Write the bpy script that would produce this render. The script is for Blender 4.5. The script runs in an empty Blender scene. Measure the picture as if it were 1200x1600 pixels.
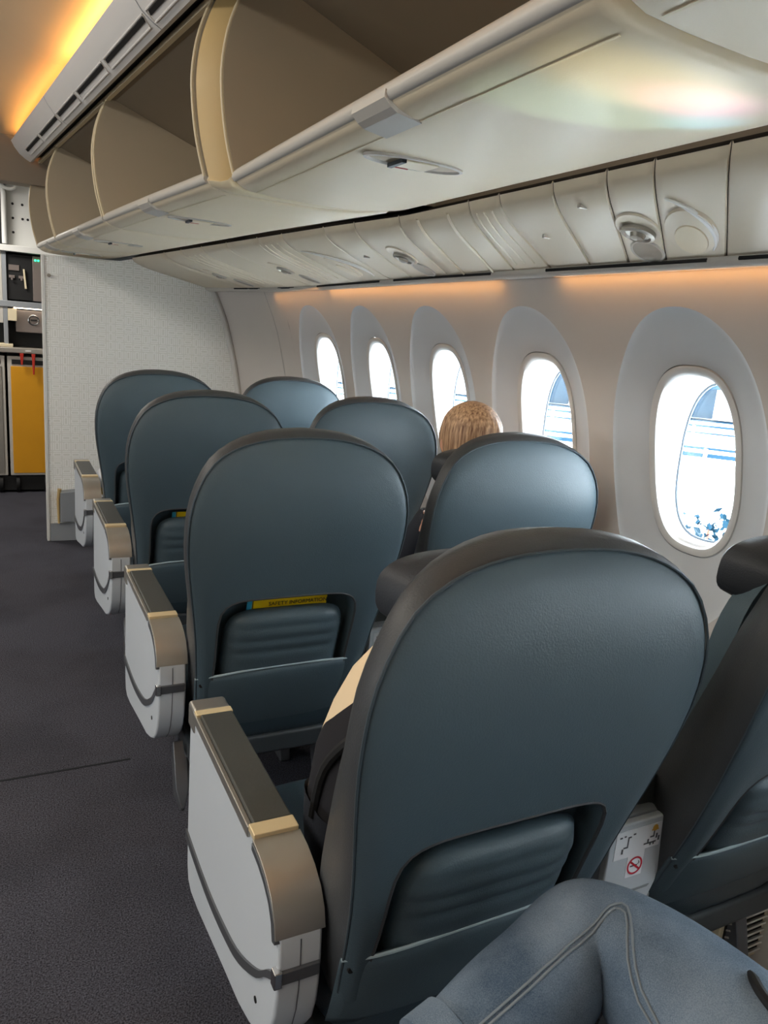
import bpy, bmesh, math, random
from mathutils import Vector, Matrix
random.seed(7)
PI = math.pi
scene = bpy.context.scene
COL = scene.collection

# ------------------------------------------------------------------ camera
cam_d = bpy.data.cameras.new('camera')
cam = bpy.data.objects.new('camera', cam_d); COL.objects.link(cam)
VY = (0.0, 476.0); VX = (2950.0, 718.0); PP = (600.0, 800.0)
_f = math.sqrt(-((VY[0]-PP[0])*(VX[0]-PP[0])+(VY[1]-PP[1])*(VX[1]-PP[1])))
ry = Vector((VY[0]-PP[0], VY[1]-PP[1], _f)).normalized()
rx = Vector((VX[0]-PP[0], VX[1]-PP[1], _f)); rx -= ry*rx.dot(ry); rx.normalize()
rz = rx.cross(ry)
R_ = Vector((rx[0], ry[0], rz[0])); D_ = Vector((rx[1], ry[1], rz[1])); F_ = Vector((rx[2], ry[2], rz[2]))
m = Matrix((R_, -D_, -F_)).transposed().to_4x4()
m.translation = (0, 0, 1.43)
cam.matrix_world = m
cam_d.sensor_fit = 'VERTICAL'; cam_d.sensor_height = 36.0; cam_d.lens = _f/1600*36.0
cam_d.clip_start = 0.02; cam_d.clip_end = 600
scene.camera = cam

# ------------------------------------------------------------------ world, light, exposure
SKY = 12.0
w = bpy.data.worlds.new('daylight'); scene.world = w; w.use_nodes = True
bg = w.node_tree.nodes['Background']; bg.inputs[0].default_value = (0.90, 0.96, 1.0, 1); bg.inputs[1].default_value = SKY
scene.view_settings.view_transform = 'Standard'; scene.view_settings.look = 'None'
scene.view_settings.exposure = 0.88; scene.view_settings.gamma = 1.0; scene.view_settings.use_curve_mapping = False
cy = scene.cycles
cy.max_bounces = 10; cy.diffuse_bounces = 6; cy.glossy_bounces = 4; cy.transparent_max_bounces = 8
cy.sample_clamp_indirect = 6.0; cy.caustics_reflective = False; cy.caustics_refractive = False
cy.use_denoising = True

SUN = bpy.data.lights.new('sun', 'SUN'); SUN.energy = 38.0; SUN.angle = 0.01; SUN.color = (1.0, 0.96, 0.9)
so = bpy.data.objects.new('sun', SUN); COL.objects.link(so); so.rotation_euler = Vector((0.50, 0.30, -1.0)).to_track_quat('-Z', 'Y').to_euler()
def area(name, loc, target, sx, sy, power, color, spread=None):
    l = bpy.data.lights.new(name, 'AREA'); l.shape = 'RECTANGLE'; l.size = sx; l.size_y = sy
    l.energy = power; l.color = color
    if spread: l.spread = spread
    o = bpy.data.objects.new(name, l); COL.objects.link(o)
    d = Vector(target)-Vector(loc)
    o.location = loc
    return o, d
def area_axis(name, loc, xdir, ndir, sx, sy, power, color, spread=None, portal=False):
    """rectangle with its long side along xdir, shining along ndir"""
    o, _ = area(name, loc, loc, sx, sy, power, color, spread)
    z = -Vector(ndir).normalized(); x = Vector(xdir); x = (x - z*x.dot(z)).normalized(); y = z.cross(x)
    mm = Matrix((x, y, z)).transposed().to_4x4(); mm.translation = loc; o.matrix_world = mm
    if portal: o.data.cycles.is_portal = True
    return o

ORANGE = (1.0, 0.50, 0.14); WARM = (1.0, 0.93, 0.83)
WIN_Y = [1.435+0.637*k for k in range(5)]+[0.798-0.637*k for k in range(4)]
# daylight portals in the window openings of both cabin sides
for wy in WIN_Y:
    area_axis('window_portal', (1.80, wy, 1.16), (0, 1, 0), (-1, 0, 0), 0.30, 0.48, 1, (1, 1, 1), portal=True)
LEFT_X = -3.9
for k in range(6):
    area_axis('window_portal', (LEFT_X-0.14, -0.5+k*0.85, 1.18), (0, 1, 0), (1, 0, 0), 0.34, 0.50, 1, (1, 1, 1), portal=True)
# cove LEDs behind the ceiling valance, wall-wash LEDs under the service panel, unseen cabin fill, entrance lamp
area_axis('cove_lamp', (0.470, 0.9, 2.343), (0, 1, 0), (-0.35, 0, 0.93), 2.6, 0.03, 2.0, ORANGE)
area_axis('cove_lamp', (0.272, 3.62, 2.343), (-0.0995, 1, 0), (-0.35, 0, 0.93), 2.8, 0.03, 2.3, ORANGE)
area_axis('wall_wash_lamp', (1.446, 1.0, 1.634), (0, 1, 0), (1.0, 0, -0.9), 1.7, 0.012, 0.36, (1.0, 0.45, 0.11))
area_axis('wall_wash_lamp', (1.446, 2.9, 1.624), (0, 1, 0), (1.0, 0, -0.9), 1.5, 0.012, 0.30, (1.0, 0.45, 0.11))
area_axis('wall_wash_lamp', (1.400, 4.02, 1.612), (-0.10, 1, 0), (1.0, 0, -0.9), 0.65, 0.012, 0.11, (1.0, 0.45, 0.11))
area_axis('cabin_fill_light', (-1.2, 1.6, 2.55), (0, 1, 0), (0.10, 0, -1), 5.0, 0.5, 36, WARM)  # added soft fill, no visible fixture behind it
area_axis('entrance_ceiling_lamp', (-0.6, 5.9, 2.28), (1, 0, 0), (0, 0, -1), 0.8, 0.3, 16, (1, 0.95, 0.88))

# coloured spots added outside a window, standing for sunlight bounced up onto the bin
def bounce(loc, tgt, power, color, size, blend):
    l = bpy.data.lights.new('reflected_sunlight', 'SPOT'); l.energy = power; l.color = color; l.spot_size = size; l.spot_blend = blend; l.shadow_soft_size = 0.02
    o = bpy.data.objects.new('reflected_sunlight', l); COL.objects.link(o); o.location = loc
    o.rotation_euler = (Vector(tgt)-Vector(loc)).to_track_quat('-Z', 'Y').to_euler()
bounce((2.90, .80, .50), (.75, .82, 1.775), 190, (1.0, 0.80, 0.30), 0.085, 1.0)
bounce((2.90, .82, .50), (.85, .835, 1.78), 170, (1.0, 0.40, 0.85), 0.062, 0.9)
bounce((2.90, .84, .48), (.94, .905, 1.785), 170, (0.20, 0.65, 1.0), 0.05, 0.9)
bounce((2.90, .80, .50), (.76, .96, 1.773), 90, (0.62, 1.0, 0.62), 0.10, 1.0)
# ------------------------------------------------------------------ materials
def lin(c):
    r = []
    for v in c:
        v /= 255.0
        r.append(v/12.92 if v <= 0.04045 else ((v+0.055)/1.055)**2.4)
    return (*r, 1.0)
def mat(name, rgb, rough=0.5, metal=0.0, var=0.06, scale=6.0, bump=0.0, bscale=200.0, emit=None, estr=0.0, spec=None, sheen=0.0, coat=0.0):
    m = bpy.data.materials.new(name); m.use_nodes = True
    nt = m.node_tree; N = nt.nodes; L = nt.links
    b = N['Principled BSDF']; base = lin(rgb)
    b.inputs['Roughness'].default_value = rough; b.inputs['Metallic'].default_value = metal
    if spec is not None: b.inputs['Specular IOR Level'].default_value = spec
    if coat: b.inputs['Coat Weight'].default_value = coat; b.inputs['Coat Roughness'].default_value = 0.15
    if sheen: b.inputs['Sheen Weight'].default_value = sheen
    tc = N.new('ShaderNodeTexCoord')
    if var > 0:
        n = N.new('ShaderNodeTexNoise'); n.inputs['Scale'].default_value = scale; n.inputs['Detail'].default_value = 4
        L.new(tc.outputs['Object'], n.inputs['Vector'])
        mx = N.new('ShaderNodeMix'); mx.data_type = 'RGBA'
        mx.inputs['A'].default_value = (*[c*(1-var) for c in base[:3]], 1); mx.inputs['B'].default_value = (*[min(1, c*(1+var)) for c in base[:3]], 1)
        L.new(n.outputs['Fac'], mx.inputs['Factor']); L.new(mx.outputs['Result'], b.inputs['Base Color'])
    else: b.inputs['Base Color'].default_value = base
    if bump > 0:
        n2 = N.new('ShaderNodeTexNoise'); n2.inputs['Scale'].default_value = bscale; n2.inputs['Detail'].default_value = 3
        L.new(tc.outputs['Object'], n2.inputs['Vector'])
        bp = N.new('ShaderNodeBump'); bp.inputs['Strength'].default_value = bump; bp.inputs['Distance'].default_value = 0.002
        L.new(n2.outputs['Fac'], bp.inputs['Height']); L.new(bp.outputs['Normal'], b.inputs['Normal'])
    if emit is not None:
        b.inputs['Emission Color'].default_value = lin(emit); b.inputs['Emission Strength'].default_value = estr
    return m

M = {}
M['leather'] = mat('teal_leather', (74, 90, 98), 0.46, bump=0.25, bscale=350, var=0.10, scale=3, spec=0.45)
M['leather_dark'] = mat('dark_leather', (62, 64, 66), 0.46, bump=0.25, bscale=350, var=0.10, scale=3, spec=0.4)
M['cushion'] = mat('dark_teal_leather', (46, 60, 68), 0.36, bump=0.25, bscale=350, var=0.10, scale=3)
M['headrest'] = mat('black_leather', (44, 47, 52), 0.5, bump=0.25, bscale=350, var=0.10, scale=3, spec=0.35)
M['piping'] = mat('piping', (60, 72, 79), 0.5)
M['thread'] = mat('edge_thread', (160, 178, 184), 0.6)
M['mesh_black'] = mat('black_fabric', (16, 20, 26), 0.9)
M['plastic_white'] = mat('grey_white_plastic', (196, 202, 208), 0.42, var=0.02)
M['plastic_grey'] = mat('grey_plastic', (142, 146, 150), 0.5, var=0.03)
M['plastic_dark'] = mat('dark_plastic', (52, 58, 62), 0.45)
M['steel'] = mat('brushed_steel', (182, 178, 170), 0.40, metal=0.85, var=0.05, scale=2)
M['gold'] = mat('champagne_metal', (238, 216, 172), 0.36, metal=0.4, var=0.03)
M['pad'] = mat('armrest_pad', (64, 65, 61), 0.5, bump=0.15)
M['frame'] = mat('seat_frame_metal', (104, 106, 110), 0.4, metal=0.6)
M['wall'] = mat('sidewall_panel', (206, 200, 194), 0.55, var=0.02, bump=0.08, bscale=500)
M['surround'] = mat('window_surround', (200, 202, 204), 0.55, var=0.02, bump=0.08, bscale=500)
M['bezel'] = mat('window_bezel', (206, 204, 200), 0.5, var=0.02)
M['reveal'] = mat('window_reveal', (240, 240, 238), 0.6, var=0.0)
M['gasket'] = mat('grey_gasket', (84, 94, 104), 0.6, var=0)
M['bin'] = mat('bin_underside', (226, 212, 184), 0.42, var=0.03, scale=2.5, bump=0.10, bscale=420)
M['bin_lip'] = mat('bin_lip', (192, 188, 180), 0.4, var=0.02)
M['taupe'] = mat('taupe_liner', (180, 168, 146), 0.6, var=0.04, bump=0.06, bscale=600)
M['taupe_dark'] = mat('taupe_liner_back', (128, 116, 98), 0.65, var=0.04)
M['cream'] = mat('cream_trim', (222, 208, 176), 0.45, var=0.02)
M['tan'] = mat('tan_edge_panel', (200, 172, 118), 0.45, var=0.03)
M['psu'] = mat('service_panel', (216, 204, 182), 0.4, var=0.02, bump=0.05, bscale=500)
M['black'] = mat('black', (10, 10, 11), 0.7, var=0)
M['valance'] = mat('valance', (236, 233, 229), 0.45, var=0.02)
M['ceiling'] = mat('ceiling_panel', (226, 204, 168), 0.6, var=0.02)
M['header'] = mat('header_panel', (150, 138, 122), 0.6, var=0.03)
M['chrome'] = mat('chrome', (200, 200, 200), 0.2, metal=1.0, var=0)
M['lamp_lens'] = mat('lamp_lens', (150, 144, 132), 0.35, metal=0.4, var=0.02)
M['yellow'] = mat('yellow_curtain_panel', (214, 150, 8), 0.6, var=0.06)
M['red'] = mat('red_plastic', (176, 40, 24), 0.4)
M['white'] = mat('white_panel', (222, 222, 218), 0.45, var=0.02)
M['card_yellow'] = mat('card_yellow', (246, 206, 20), 0.5, var=0)
M['card_cyan'] = mat('card_cyan', (60, 170, 205), 0.5, var=0)
M['ink'] = mat('ink', (18, 18, 20), 0.6, var=0)
M['ink_grey'] = mat('ink_grey', (90, 92, 100), 0.6, var=0)
M['sticker'] = mat('sticker_white', (240, 242, 246), 0.4, var=0)
M['sticker_red'] = mat('sticker_red', (200, 20, 50), 0.4, var=0)
M['sticker_orange'] = mat('sticker_orange', (222, 170, 70), 0.4, var=0)
M['skin'] = mat('skin', (214, 160, 132), 0.5, var=0.04)
M['hair'] = mat('blonde_hair', (186, 140, 98), 0.5, var=0.0)
M['navy'] = mat('navy_cloth', (30, 34, 44), 0.85, bump=0.3)
M['brown'] = mat('brown_leather', (112, 52, 30), 0.5, var=0.1)
M['green_led'] = mat('green_led', (40, 230, 140), 0.4, emit=(40, 240, 140), estr=3.0, var=0)
M['white_led'] = mat('white_led', (255, 240, 220), 0.4, emit=(255, 238, 214), estr=4.0, var=0)
M['orange_led'] = mat('orange_led', (255, 190, 90), 0.4, emit=(255, 186, 90), estr=0.9, var=0)
M['apron'] = mat('apron_concrete', (225, 228, 230), 0.9, var=0.05, scale=0.2)
M['far_blue'] = mat('far_facade', (20, 36, 48), 1.0, spec=0.0, var=0.2, scale=0.6)
M['far_pale'] = mat('far_pale', (235, 238, 240), 0.9, var=0.03)
M['leaf'] = mat('shrub_leaf', (16, 32, 42), 1.0, spec=0.0, var=0.4, scale=3)
M['oven'] = mat('oven_metal', (150, 140, 136), 0.35, metal=0.7)

def glass_mat():
    m = bpy.data.materials.new('window_glass'); m.use_nodes = True
    nt = m.node_tree; N = nt.nodes; L = nt.links
    N.remove(N['Principled BSDF']); out = N['Material Output']
    t = N.new('ShaderNodeBsdfTransparent'); t.inputs[0].default_value = (0.93, 0.97, 1.0, 1)
    g = N.new('ShaderNodeBsdfGlossy'); g.inputs['Roughness'].default_value = 0.02
    mx = N.new('ShaderNodeMixShader'); mx.inputs[0].default_value = 0.05
    L.new(t.outputs[0], mx.inputs[1]); L.new(g.outputs[0], mx.inputs[2]); L.new(mx.outputs[0], out.inputs[0])
    return m
M['glass'] = glass_mat()
M['seam'] = mat('denim_seam', (124, 134, 142), 0.9)

def carpet_mat():
    m = bpy.data.materials.new('carpet'); m.use_nodes = True
    nt = m.node_tree; N = nt.nodes; L = nt.links; b = N['Principled BSDF']
    b.inputs['Roughness'].default_value = 0.95; b.inputs['Specular IOR Level'].default_value = 0.1
    tc = N.new('ShaderNodeTexCoord')
    n1 = N.new('ShaderNodeTexNoise'); n1.inputs['Scale'].default_value = 260; n1.inputs['Detail'].default_value = 3
    n2 = N.new('ShaderNodeTexNoise'); n2.inputs['Scale'].default_value = 2.2; n2.inputs['Detail'].default_value = 6
    L.new(tc.outputs['Object'], n1.inputs['Vector']); L.new(tc.outputs['Object'], n2.inputs['Vector'])
    r1 = N.new('ShaderNodeValToRGB'); r1.color_ramp.elements[0].position = 0.34; r1.color_ramp.elements[1].position = 0.68
    r1.color_ramp.elements[0].color = lin((38, 38, 43)); r1.color_ramp.elements[1].color = lin((92, 92, 101))
    L.new(n1.outputs['Fac'], r1.inputs[0])
    r2 = N.new('ShaderNodeValToRGB'); r2.color_ramp.elements[0].position = 0.30; r2.color_ramp.elements[1].position = 0.55
    r2.color_ramp.elements[0].color = (0.72, 0.72, 0.72, 1); r2.color_ramp.elements[1].color = (1, 1, 1, 1)
    L.new(n2.outputs['Fac'], r2.inputs[0])
    mx = N.new('ShaderNodeMix'); mx.data_type = 'RGBA'; mx.blend_type = 'MULTIPLY'; mx.inputs['Factor'].default_value = 1
    L.new(r1.outputs[0], mx.inputs['A']); L.new(r2.outputs[0], mx.inputs['B']); L.new(mx.outputs['Result'], b.inputs['Base Color'])
    bp = N.new('ShaderNodeBump'); bp.inputs['Strength'].default_value = 0.5; bp.inputs['Distance'].default_value = 0.004
    L.new(n1.outputs['Fac'], bp.inputs['Height']); L.new(bp.outputs['Normal'], b.inputs['Normal'])
    return m
M['carpet'] = carpet_mat()

def glyph_mat():
    """white laminate embossed with a tiling of small nested bars and rings, each tile turned at random"""
    m = bpy.data.materials.new('embossed_laminate'); m.use_nodes = True
    nt = m.node_tree; N = nt.nodes; L = nt.links; b = N['Principled BSDF']
    b.inputs['Roughness'].default_value = 0.38
    def math_(op, a, c=None):
        n = N.new('ShaderNodeMath'); n.operation = op
        for i, v in enumerate((a, c)):
            if v is None: continue
            if isinstance(v, (int, float)): n.inputs[i].default_value = v
            else: L.new(v, n.inputs[i])
        return n.outputs[0]
    tc = N.new('ShaderNodeTexCoord'); sp = N.new('ShaderNodeSeparateXYZ'); L.new(tc.outputs['Object'], sp.inputs[0])
    u = math_('MULTIPLY', sp.outputs['X'], 19.0); v = math_('MULTIPLY', sp.outputs['Z'], 19.0)
    iu = math_('FLOOR', u); iv = math_('FLOOR', v)
    fu = math_('SUBTRACT', math_('SUBTRACT', u, iu), 0.5); fv = math_('SUBTRACT', math_('SUBTRACT', v, iv), 0.5)
    cb = N.new('ShaderNodeCombineXYZ'); L.new(iu, cb.inputs[0]); L.new(iv, cb.inputs[1])
    wn = N.new('ShaderNodeTexWhiteNoise'); wn.noise_dimensions = '3D'; L.new(cb.outputs[0], wn.inputs['Vector'])
    sel = math_('GREATER_THAN', wn.outputs['Value'], 0.5); nsel = math_('SUBTRACT', 1.0, sel)
    a = math_('ABSOLUTE', math_('ADD', math_('MULTIPLY', fu, sel), math_('MULTIPLY', fv, nsel)))
    c = math_('ABSOLUTE', math_('ADD', math_('MULTIPLY', fv, sel), math_('MULTIPLY', fu, nsel)))
    # ring: a rounded bar outline; plus two side bars
    d1 = math_('MAXIMUM', math_('SUBTRACT', a, 0.17), math_('SUBTRACT', c, 0.40))
    ring = math_('LESS_THAN', math_('ABSOLUTE', d1), 0.045)
    bar = math_('MULTIPLY', math_('LESS_THAN', math_('ABSOLUTE', math_('SUBTRACT', a, 0.38)), 0.05), math_('LESS_THAN', c, 0.44))
    h = math_('MAXIMUM', ring, bar)
    mx = N.new('ShaderNodeMix'); mx.data_type = 'RGBA'
    mx.inputs['A'].default_value = lin((230, 230, 224)); mx.inputs['B'].default_value = lin((250, 250, 247))
    L.new(h, mx.inputs['Factor']); L.new(mx.outputs['Result'], b.inputs['Base Color'])
    bp = N.new('ShaderNodeBump'); bp.inputs['Strength'].default_value = 0.6; bp.inputs['Distance'].default_value = 0.002
    L.new(h, bp.inputs['Height']); L.new(bp.outputs['Normal'], b.inputs['Normal'])
    return m
M['glyph'] = glyph_mat()

def hair_strands():
    nt = M['hair'].node_tree; N = nt.nodes; L = nt.links; b = N['Principled BSDF']
    tc = N.new('ShaderNodeTexCoord'); mp = N.new('ShaderNodeMapping'); mp.inputs['Scale'].default_value = (90, 90, 5); L.new(tc.outputs['Object'], mp.inputs[0])
    n = N.new('ShaderNodeTexNoise'); n.inputs['Scale'].default_value = 1.6; n.inputs['Detail'].default_value = 5; L.new(mp.outputs[0], n.inputs['Vector'])
    r = N.new('ShaderNodeValToRGB'); r.color_ramp.elements[0].position = .3; r.color_ramp.elements[1].position = .7
    r.color_ramp.elements[0].color = lin((112, 74, 48)); r.color_ramp.elements[1].color = lin((216, 176, 136))
    L.new(n.outputs['Fac'], r.inputs[0]); L.new(r.outputs[0], b.inputs['Base Color'])
    bp = N.new('ShaderNodeBump'); bp.inputs['Strength'].default_value = .6; bp.inputs['Distance'].default_value = .004; L.new(n.outputs['Fac'], bp.inputs['Height']); L.new(bp.outputs['Normal'], b.inputs['Normal'])
hair_strands()
def denim_mat():
    m = mat('denim', (96, 112, 128), 0.9, var=0.0)
    nt = m.node_tree; N = nt.nodes; L = nt.links; b = N['Principled BSDF']
    tc = N.new('ShaderNodeTexCoord')
    n1 = N.new('ShaderNodeTexNoise'); n1.inputs['Scale'].default_value = 7; n1.inputs['Detail'].default_value = 8
    n2 = N.new('ShaderNodeTexNoise'); n2.inputs['Scale'].default_value = 700
    L.new(tc.outputs['Object'], n1.inputs['Vector']); L.new(tc.outputs['Object'], n2.inputs['Vector'])
    ad = N.new('ShaderNodeMath'); ad.operation = 'MULTIPLY_ADD'; ad.inputs[1].default_value = 0.45
    L.new(n2.outputs['Fac'], ad.inputs[0]); L.new(n1.outputs['Fac'], ad.inputs[2])
    r = N.new('ShaderNodeValToRGB'); r.color_ramp.elements[0].position = 0.45; r.color_ramp.elements[1].position = 1.0
    r.color_ramp.elements[0].color = lin((64, 84, 104)); r.color_ramp.elements[1].color = lin((146, 162, 178))
    L.new(ad.outputs[0], r.inputs[0]); L.new(r.outputs[0], b.inputs['Base Color'])
    bp = N.new('ShaderNodeBump'); bp.inputs['Strength'].default_value = 0.35; bp.inputs['Distance'].default_value = 0.002
    L.new(n2.outputs['Fac'], bp.inputs['Height']); L.new(bp.outputs['Normal'], b.inputs['Normal'])
    return m
M['denim'] = denim_mat()

def bag_mat():
    m = mat('patterned_cloth', (214, 190, 156), 0.85, var=0.0)
    nt = m.node_tree; N = nt.nodes; L = nt.links; b = N['Principled BSDF']
    tc = N.new('ShaderNodeTexCoord'); mp = N.new('ShaderNodeMapping'); mp.inputs['Scale'].default_value = (7, 7, 4.6); mp.inputs['Location'].default_value = (2.35, 1.6, 0.9)
    L.new(tc.outputs['Object'], mp.inputs[0])
    n = N.new('ShaderNodeTexNoise'); n.inputs['Scale'].default_value = 1.0; n.inputs['Detail'].default_value = 0; n.inputs['Distortion'].default_value = 0.5
    L.new(mp.outputs[0], n.inputs['Vector'])
    r = N.new('ShaderNodeValToRGB'); r.color_ramp.interpolation = 'CONSTANT'
    r.color_ramp.elements[0].position = 0.0; r.color_ramp.elements[0].color = lin((16, 14, 20))
    r.color_ramp.elements[1].position = 0.36; r.color_ramp.elements[1].color = lin((228, 204, 168))
    L.new(n.outputs['Fac'], r.inputs[0]); L.new(r.outputs[0], b.inputs['Base Color'])
    return m
M['bag'] = bag_mat()

# ------------------------------------------------------------------ mesh helpers
ORG = {}
class MB:
    def __init__(s): s.v = []; s.f = []
    def add(s, vs, fs):
        o = len(s.v); s.v += [tuple(p) for p in vs]; s.f += [tuple(i+o for i in f) for f in fs]; return s
    def box(s, x0, x1, y0, y1, z0, z1):
        return s.add([(x0,y0,z0),(x1,y0,z0),(x1,y1,z0),(x0,y1,z0),(x0,y0,z1),(x1,y0,z1),(x1,y1,z1),(x0,y1,z1)],
                     [(0,3,2,1),(4,5,6,7),(0,1,5,4),(1,2,6,5),(2,3,7,6),(3,0,4,7)])
    def loft(s, rings, closed=True, cap0=True, cap1=True):
        n = len(rings[0]); vs = [p for r in rings for p in r]; fs = []
        for i in range(len(rings)-1):
            for j in range(n if closed else n-1):
                k = (j+1) % n
                fs.append((i*n+j, i*n+k, (i+1)*n+k, (i+1)*n+j))
        if closed and cap0: fs.append(tuple(range(n-1, -1, -1)))
        if closed and cap1: fs.append(tuple((len(rings)-1)*n+j for j in range(n)))
        return s.add(vs, fs)
    def tube(s, path, r, n=8, closed=False):
        P = [Vector(p) for p in path]; rings = []; up = None; m_ = len(P)
        for i, p in enumerate(P):
            if closed: t = (P[(i+1) % m_]-P[i-1]).normalized()
            else: t = (P[min(i+1, m_-1)]-P[max(i-1, 0)]).normalized()
            if up is None:
                up = Vector((0,0,1)) if abs(t.z) < 0.9 else Vector((1,0,0))
            u = (up - t*up.dot(t)).normalized(); up = u; v = t.cross(u)
            rr = r[i] if isinstance(r, (list, tuple)) else r
            rings.append([p+u*math.cos(2*PI*j/n)*rr+v*math.sin(2*PI*j/n)*rr for j in range(n)])
        if closed:
            rings.append(rings[0]); return s.loft(rings, True, False, False)
        return s.loft(rings)
    def prism(s, poly, axis, a, b):
        """poly is a list of 2-d points; axis 'x': (y,z), 'y': (x,z), 'z': (x,y)"""
        def mk(p, t):
            return {'x': (t, p[0], p[1]), 'y': (p[0], t, p[1]), 'z': (p[0], p[1], t)}[axis]
        return s.loft([[mk(p, a) for p in poly], [mk(p, b) for p in poly]])
    def disc(s, c, n, r, h, seg=24, r2=None):
        """short cylinder at c along n, of radius r (r2 at the far end)"""
        c = Vector(c); n = Vector(n).normalized(); u = n.orthogonal().normalized(); v = n.cross(u); r2 = r if r2 is None else r2
        return s.loft([[c+u*math.cos(2*PI*j/seg)*r+v*math.sin(2*PI*j/seg)*r for j in range(seg)],
                       [c+n*h+u*math.cos(2*PI*j/seg)*r2+v*math.sin(2*PI*j/seg)*r2 for j in range(seg)]])
    def build(s, name, m_, parent=None, smooth=True, bevel=0.0, seg=2, sub=0, angle=40, solid=0.0, at=None):
        off = ORG.get(parent.name, Vector((0,0,0))) if parent else Vector((0,0,0))
        o0 = Vector(at) if (at is not None and parent is None) else off
        me = bpy.data.meshes.new(name); me.from_pydata([tuple(Vector(p)-o0) for p in s.v], [], s.f); me.update()
        bm = bmesh.new(); bm.from_mesh(me); bmesh.ops.recalc_face_normals(bm, faces=bm.faces); bm.to_mesh(me); bm.free()
        o = bpy.data.objects.new(name, me); COL.objects.link(o); me.materials.append(m_)
        if parent: o.parent = parent; ORG[o.name] = off
        elif at is not None: o.location = at; ORG[o.name] = o0
        if smooth:
            for p in me.polygons: p.use_smooth = True
        if solid:
            q = o.modifiers.new('solid', 'SOLIDIFY'); q.thickness = solid; q.offset = 0
        if bevel:
            q = o.modifiers.new('bevel', 'BEVEL'); q.width = bevel; q.segments = seg; q.limit_method = 'ANGLE'; q.angle_limit = math.radians(30)
        if sub:
            q = o.modifiers.new('sub', 'SUBSURF'); q.levels = sub; q.render_levels = sub
        if smooth and not sub:
            bm = bmesh.new(); bm.from_mesh(me)
            for e in bm.edges:
                if len(e.link_faces) == 2 and e.calc_face_angle(0) > math.radians(angle): e.smooth = False
            bm.to_mesh(me); bm.free()
            if bevel:
                q.harden_normals = True
        return o
def tag(o, label, cat, group=None):
    o['label'] = label; o['category'] = cat
    if group: o['group'] = group
    return o
def thing(name, loc, label, cat, group=None):
    o = bpy.data.objects.new(name, None); COL.objects.link(o); o.location = loc; o.empty_display_size = 0.05
    ORG[o.name] = Vector(loc); return tag(o, label, cat, group)
def struct(o): o['kind'] = 'structure'; return o
def copy_tree(o, parent=None):
    c = o.copy(); COL.objects.link(c)
    if parent: c.parent = parent; c.matrix_parent_inverse = o.matrix_parent_inverse
    for ch in list(o.children): copy_tree(ch, c)
    return c
def interp(tab, x):
    if x <= tab[0][0]: return tab[0][1]
    for (a, b), (c, d) in zip(tab, tab[1:]):
        if x <= c:
            t = (x-a)/(c-a); return b+(d-b)*t
    return tab[-1][1]
def smooth_tab(tab, x):
    """cubic (Catmull-Rom like) interpolation of a table"""
    if x <= tab[0][0]: return tab[0][1]
    if x >= tab[-1][0]: return tab[-1][1]
    for i in range(len(tab)-1):
        if x <= tab[i+1][0]:
            x0, y0 = tab[i]; x1, y1 = tab[i+1]
            s0 = (tab[i+1][1]-tab[i-1][1])/(tab[i+1][0]-tab[i-1][0]) if i > 0 else (y1-y0)/(x1-x0)
            s1 = (tab[i+2][1]-y0)/(tab[i+2][0]-x0) if i+2 < len(tab) else (y1-y0)/(x1-x0)
            h = x1-x0; t = (x-x0)/h
            return (2*t**3-3*t*t+1)*y0+(t**3-2*t*t+t)*h*s0+(-2*t**3+3*t*t)*y1+(t**3-t*t)*h*s1
def catmull(pts, n):
    """n points along a smooth open curve through pts"""
    P = [Vector(p) for p in pts]; segs = len(P)-1; out = []
    for i in range(n):
        t = i/(n-1)*segs; k = min(int(t), segs-1); t -= k
        p0 = P[max(k-1, 0)]; p1 = P[k]; p2 = P[k+1]; p3 = P[min(k+2, segs)]
        out.append(0.5*((2*p1)+(p2-p0)*t+(2*p0-5*p1+4*p2-p3)*t*t+(3*p1-p0-3*p2+p3)*t**3))
    return out
def text_mesh(name, body, size, m_, parent, M4, extrude=0.0003):
    cu = bpy.data.curves.new(name, 'FONT'); cu.body = body; cu.size = size; cu.extrude = extrude; cu.align_x = 'CENTER'; cu.align_y = 'CENTER'
    tmp = bpy.data.objects.new(name+'_curve', cu); COL.objects.link(tmp)
    bpy.context.view_layer.update(); dg = bpy.context.evaluated_depsgraph_get(); dg.update(); me = bpy.data.meshes.new_from_object(tmp.evaluated_get(dg))
    bpy.data.objects.remove(tmp); bpy.data.curves.remove(cu)
    me.transform(M4)
    o = bpy.data.objects.new(name, me); me.materials.clear(); me.materials.append(m_); COL.objects.link(o)
    if parent:
        o.parent = parent; off = ORG.get(parent.name, Vector()); me.transform(Matrix.Translation(-off)); ORG[o.name] = off
    return o

# ------------------------------------------------------------------ cabin setting
def taper(y): return 0.0 if y < 3.6 else 0.117*(y-3.6)**2
WALL = [(0.0, 1.58), (0.4, 1.655), (0.8, 1.68), (1.0, 1.665), (1.2, 1.625), (1.43, 1.565), (1.55, 1.515), (1.665, 1.465), (1.70, 1.455)]
def XW(y, z): return smooth_tab(WALL, z)-taper(y)

fl = MB(); fl.add([(-4.1,-2.2,0),(1.75,-2.2,0),(1.75,7.15,0),(-4.1,7.15,0),(-4.1,-2.2,-0.06),(1.75,-2.2,-0.06),(1.75,7.15,-0.06),(-4.1,7.15,-0.06)],
       [(0,1,2,3),(4,7,6,5),(0,4,5,1),(1,5,6,2),(2,6,7,3),(3,7,4,0)])
struct(fl.build('floor', M['carpet'], smooth=False))
seam = MB().box(-1.2, 0.34, 2.335, 2.343, 0.0, 0.0015)
o = seam.build('trim_1', M['mesh_black'], smooth=False); struct(o)

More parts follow.
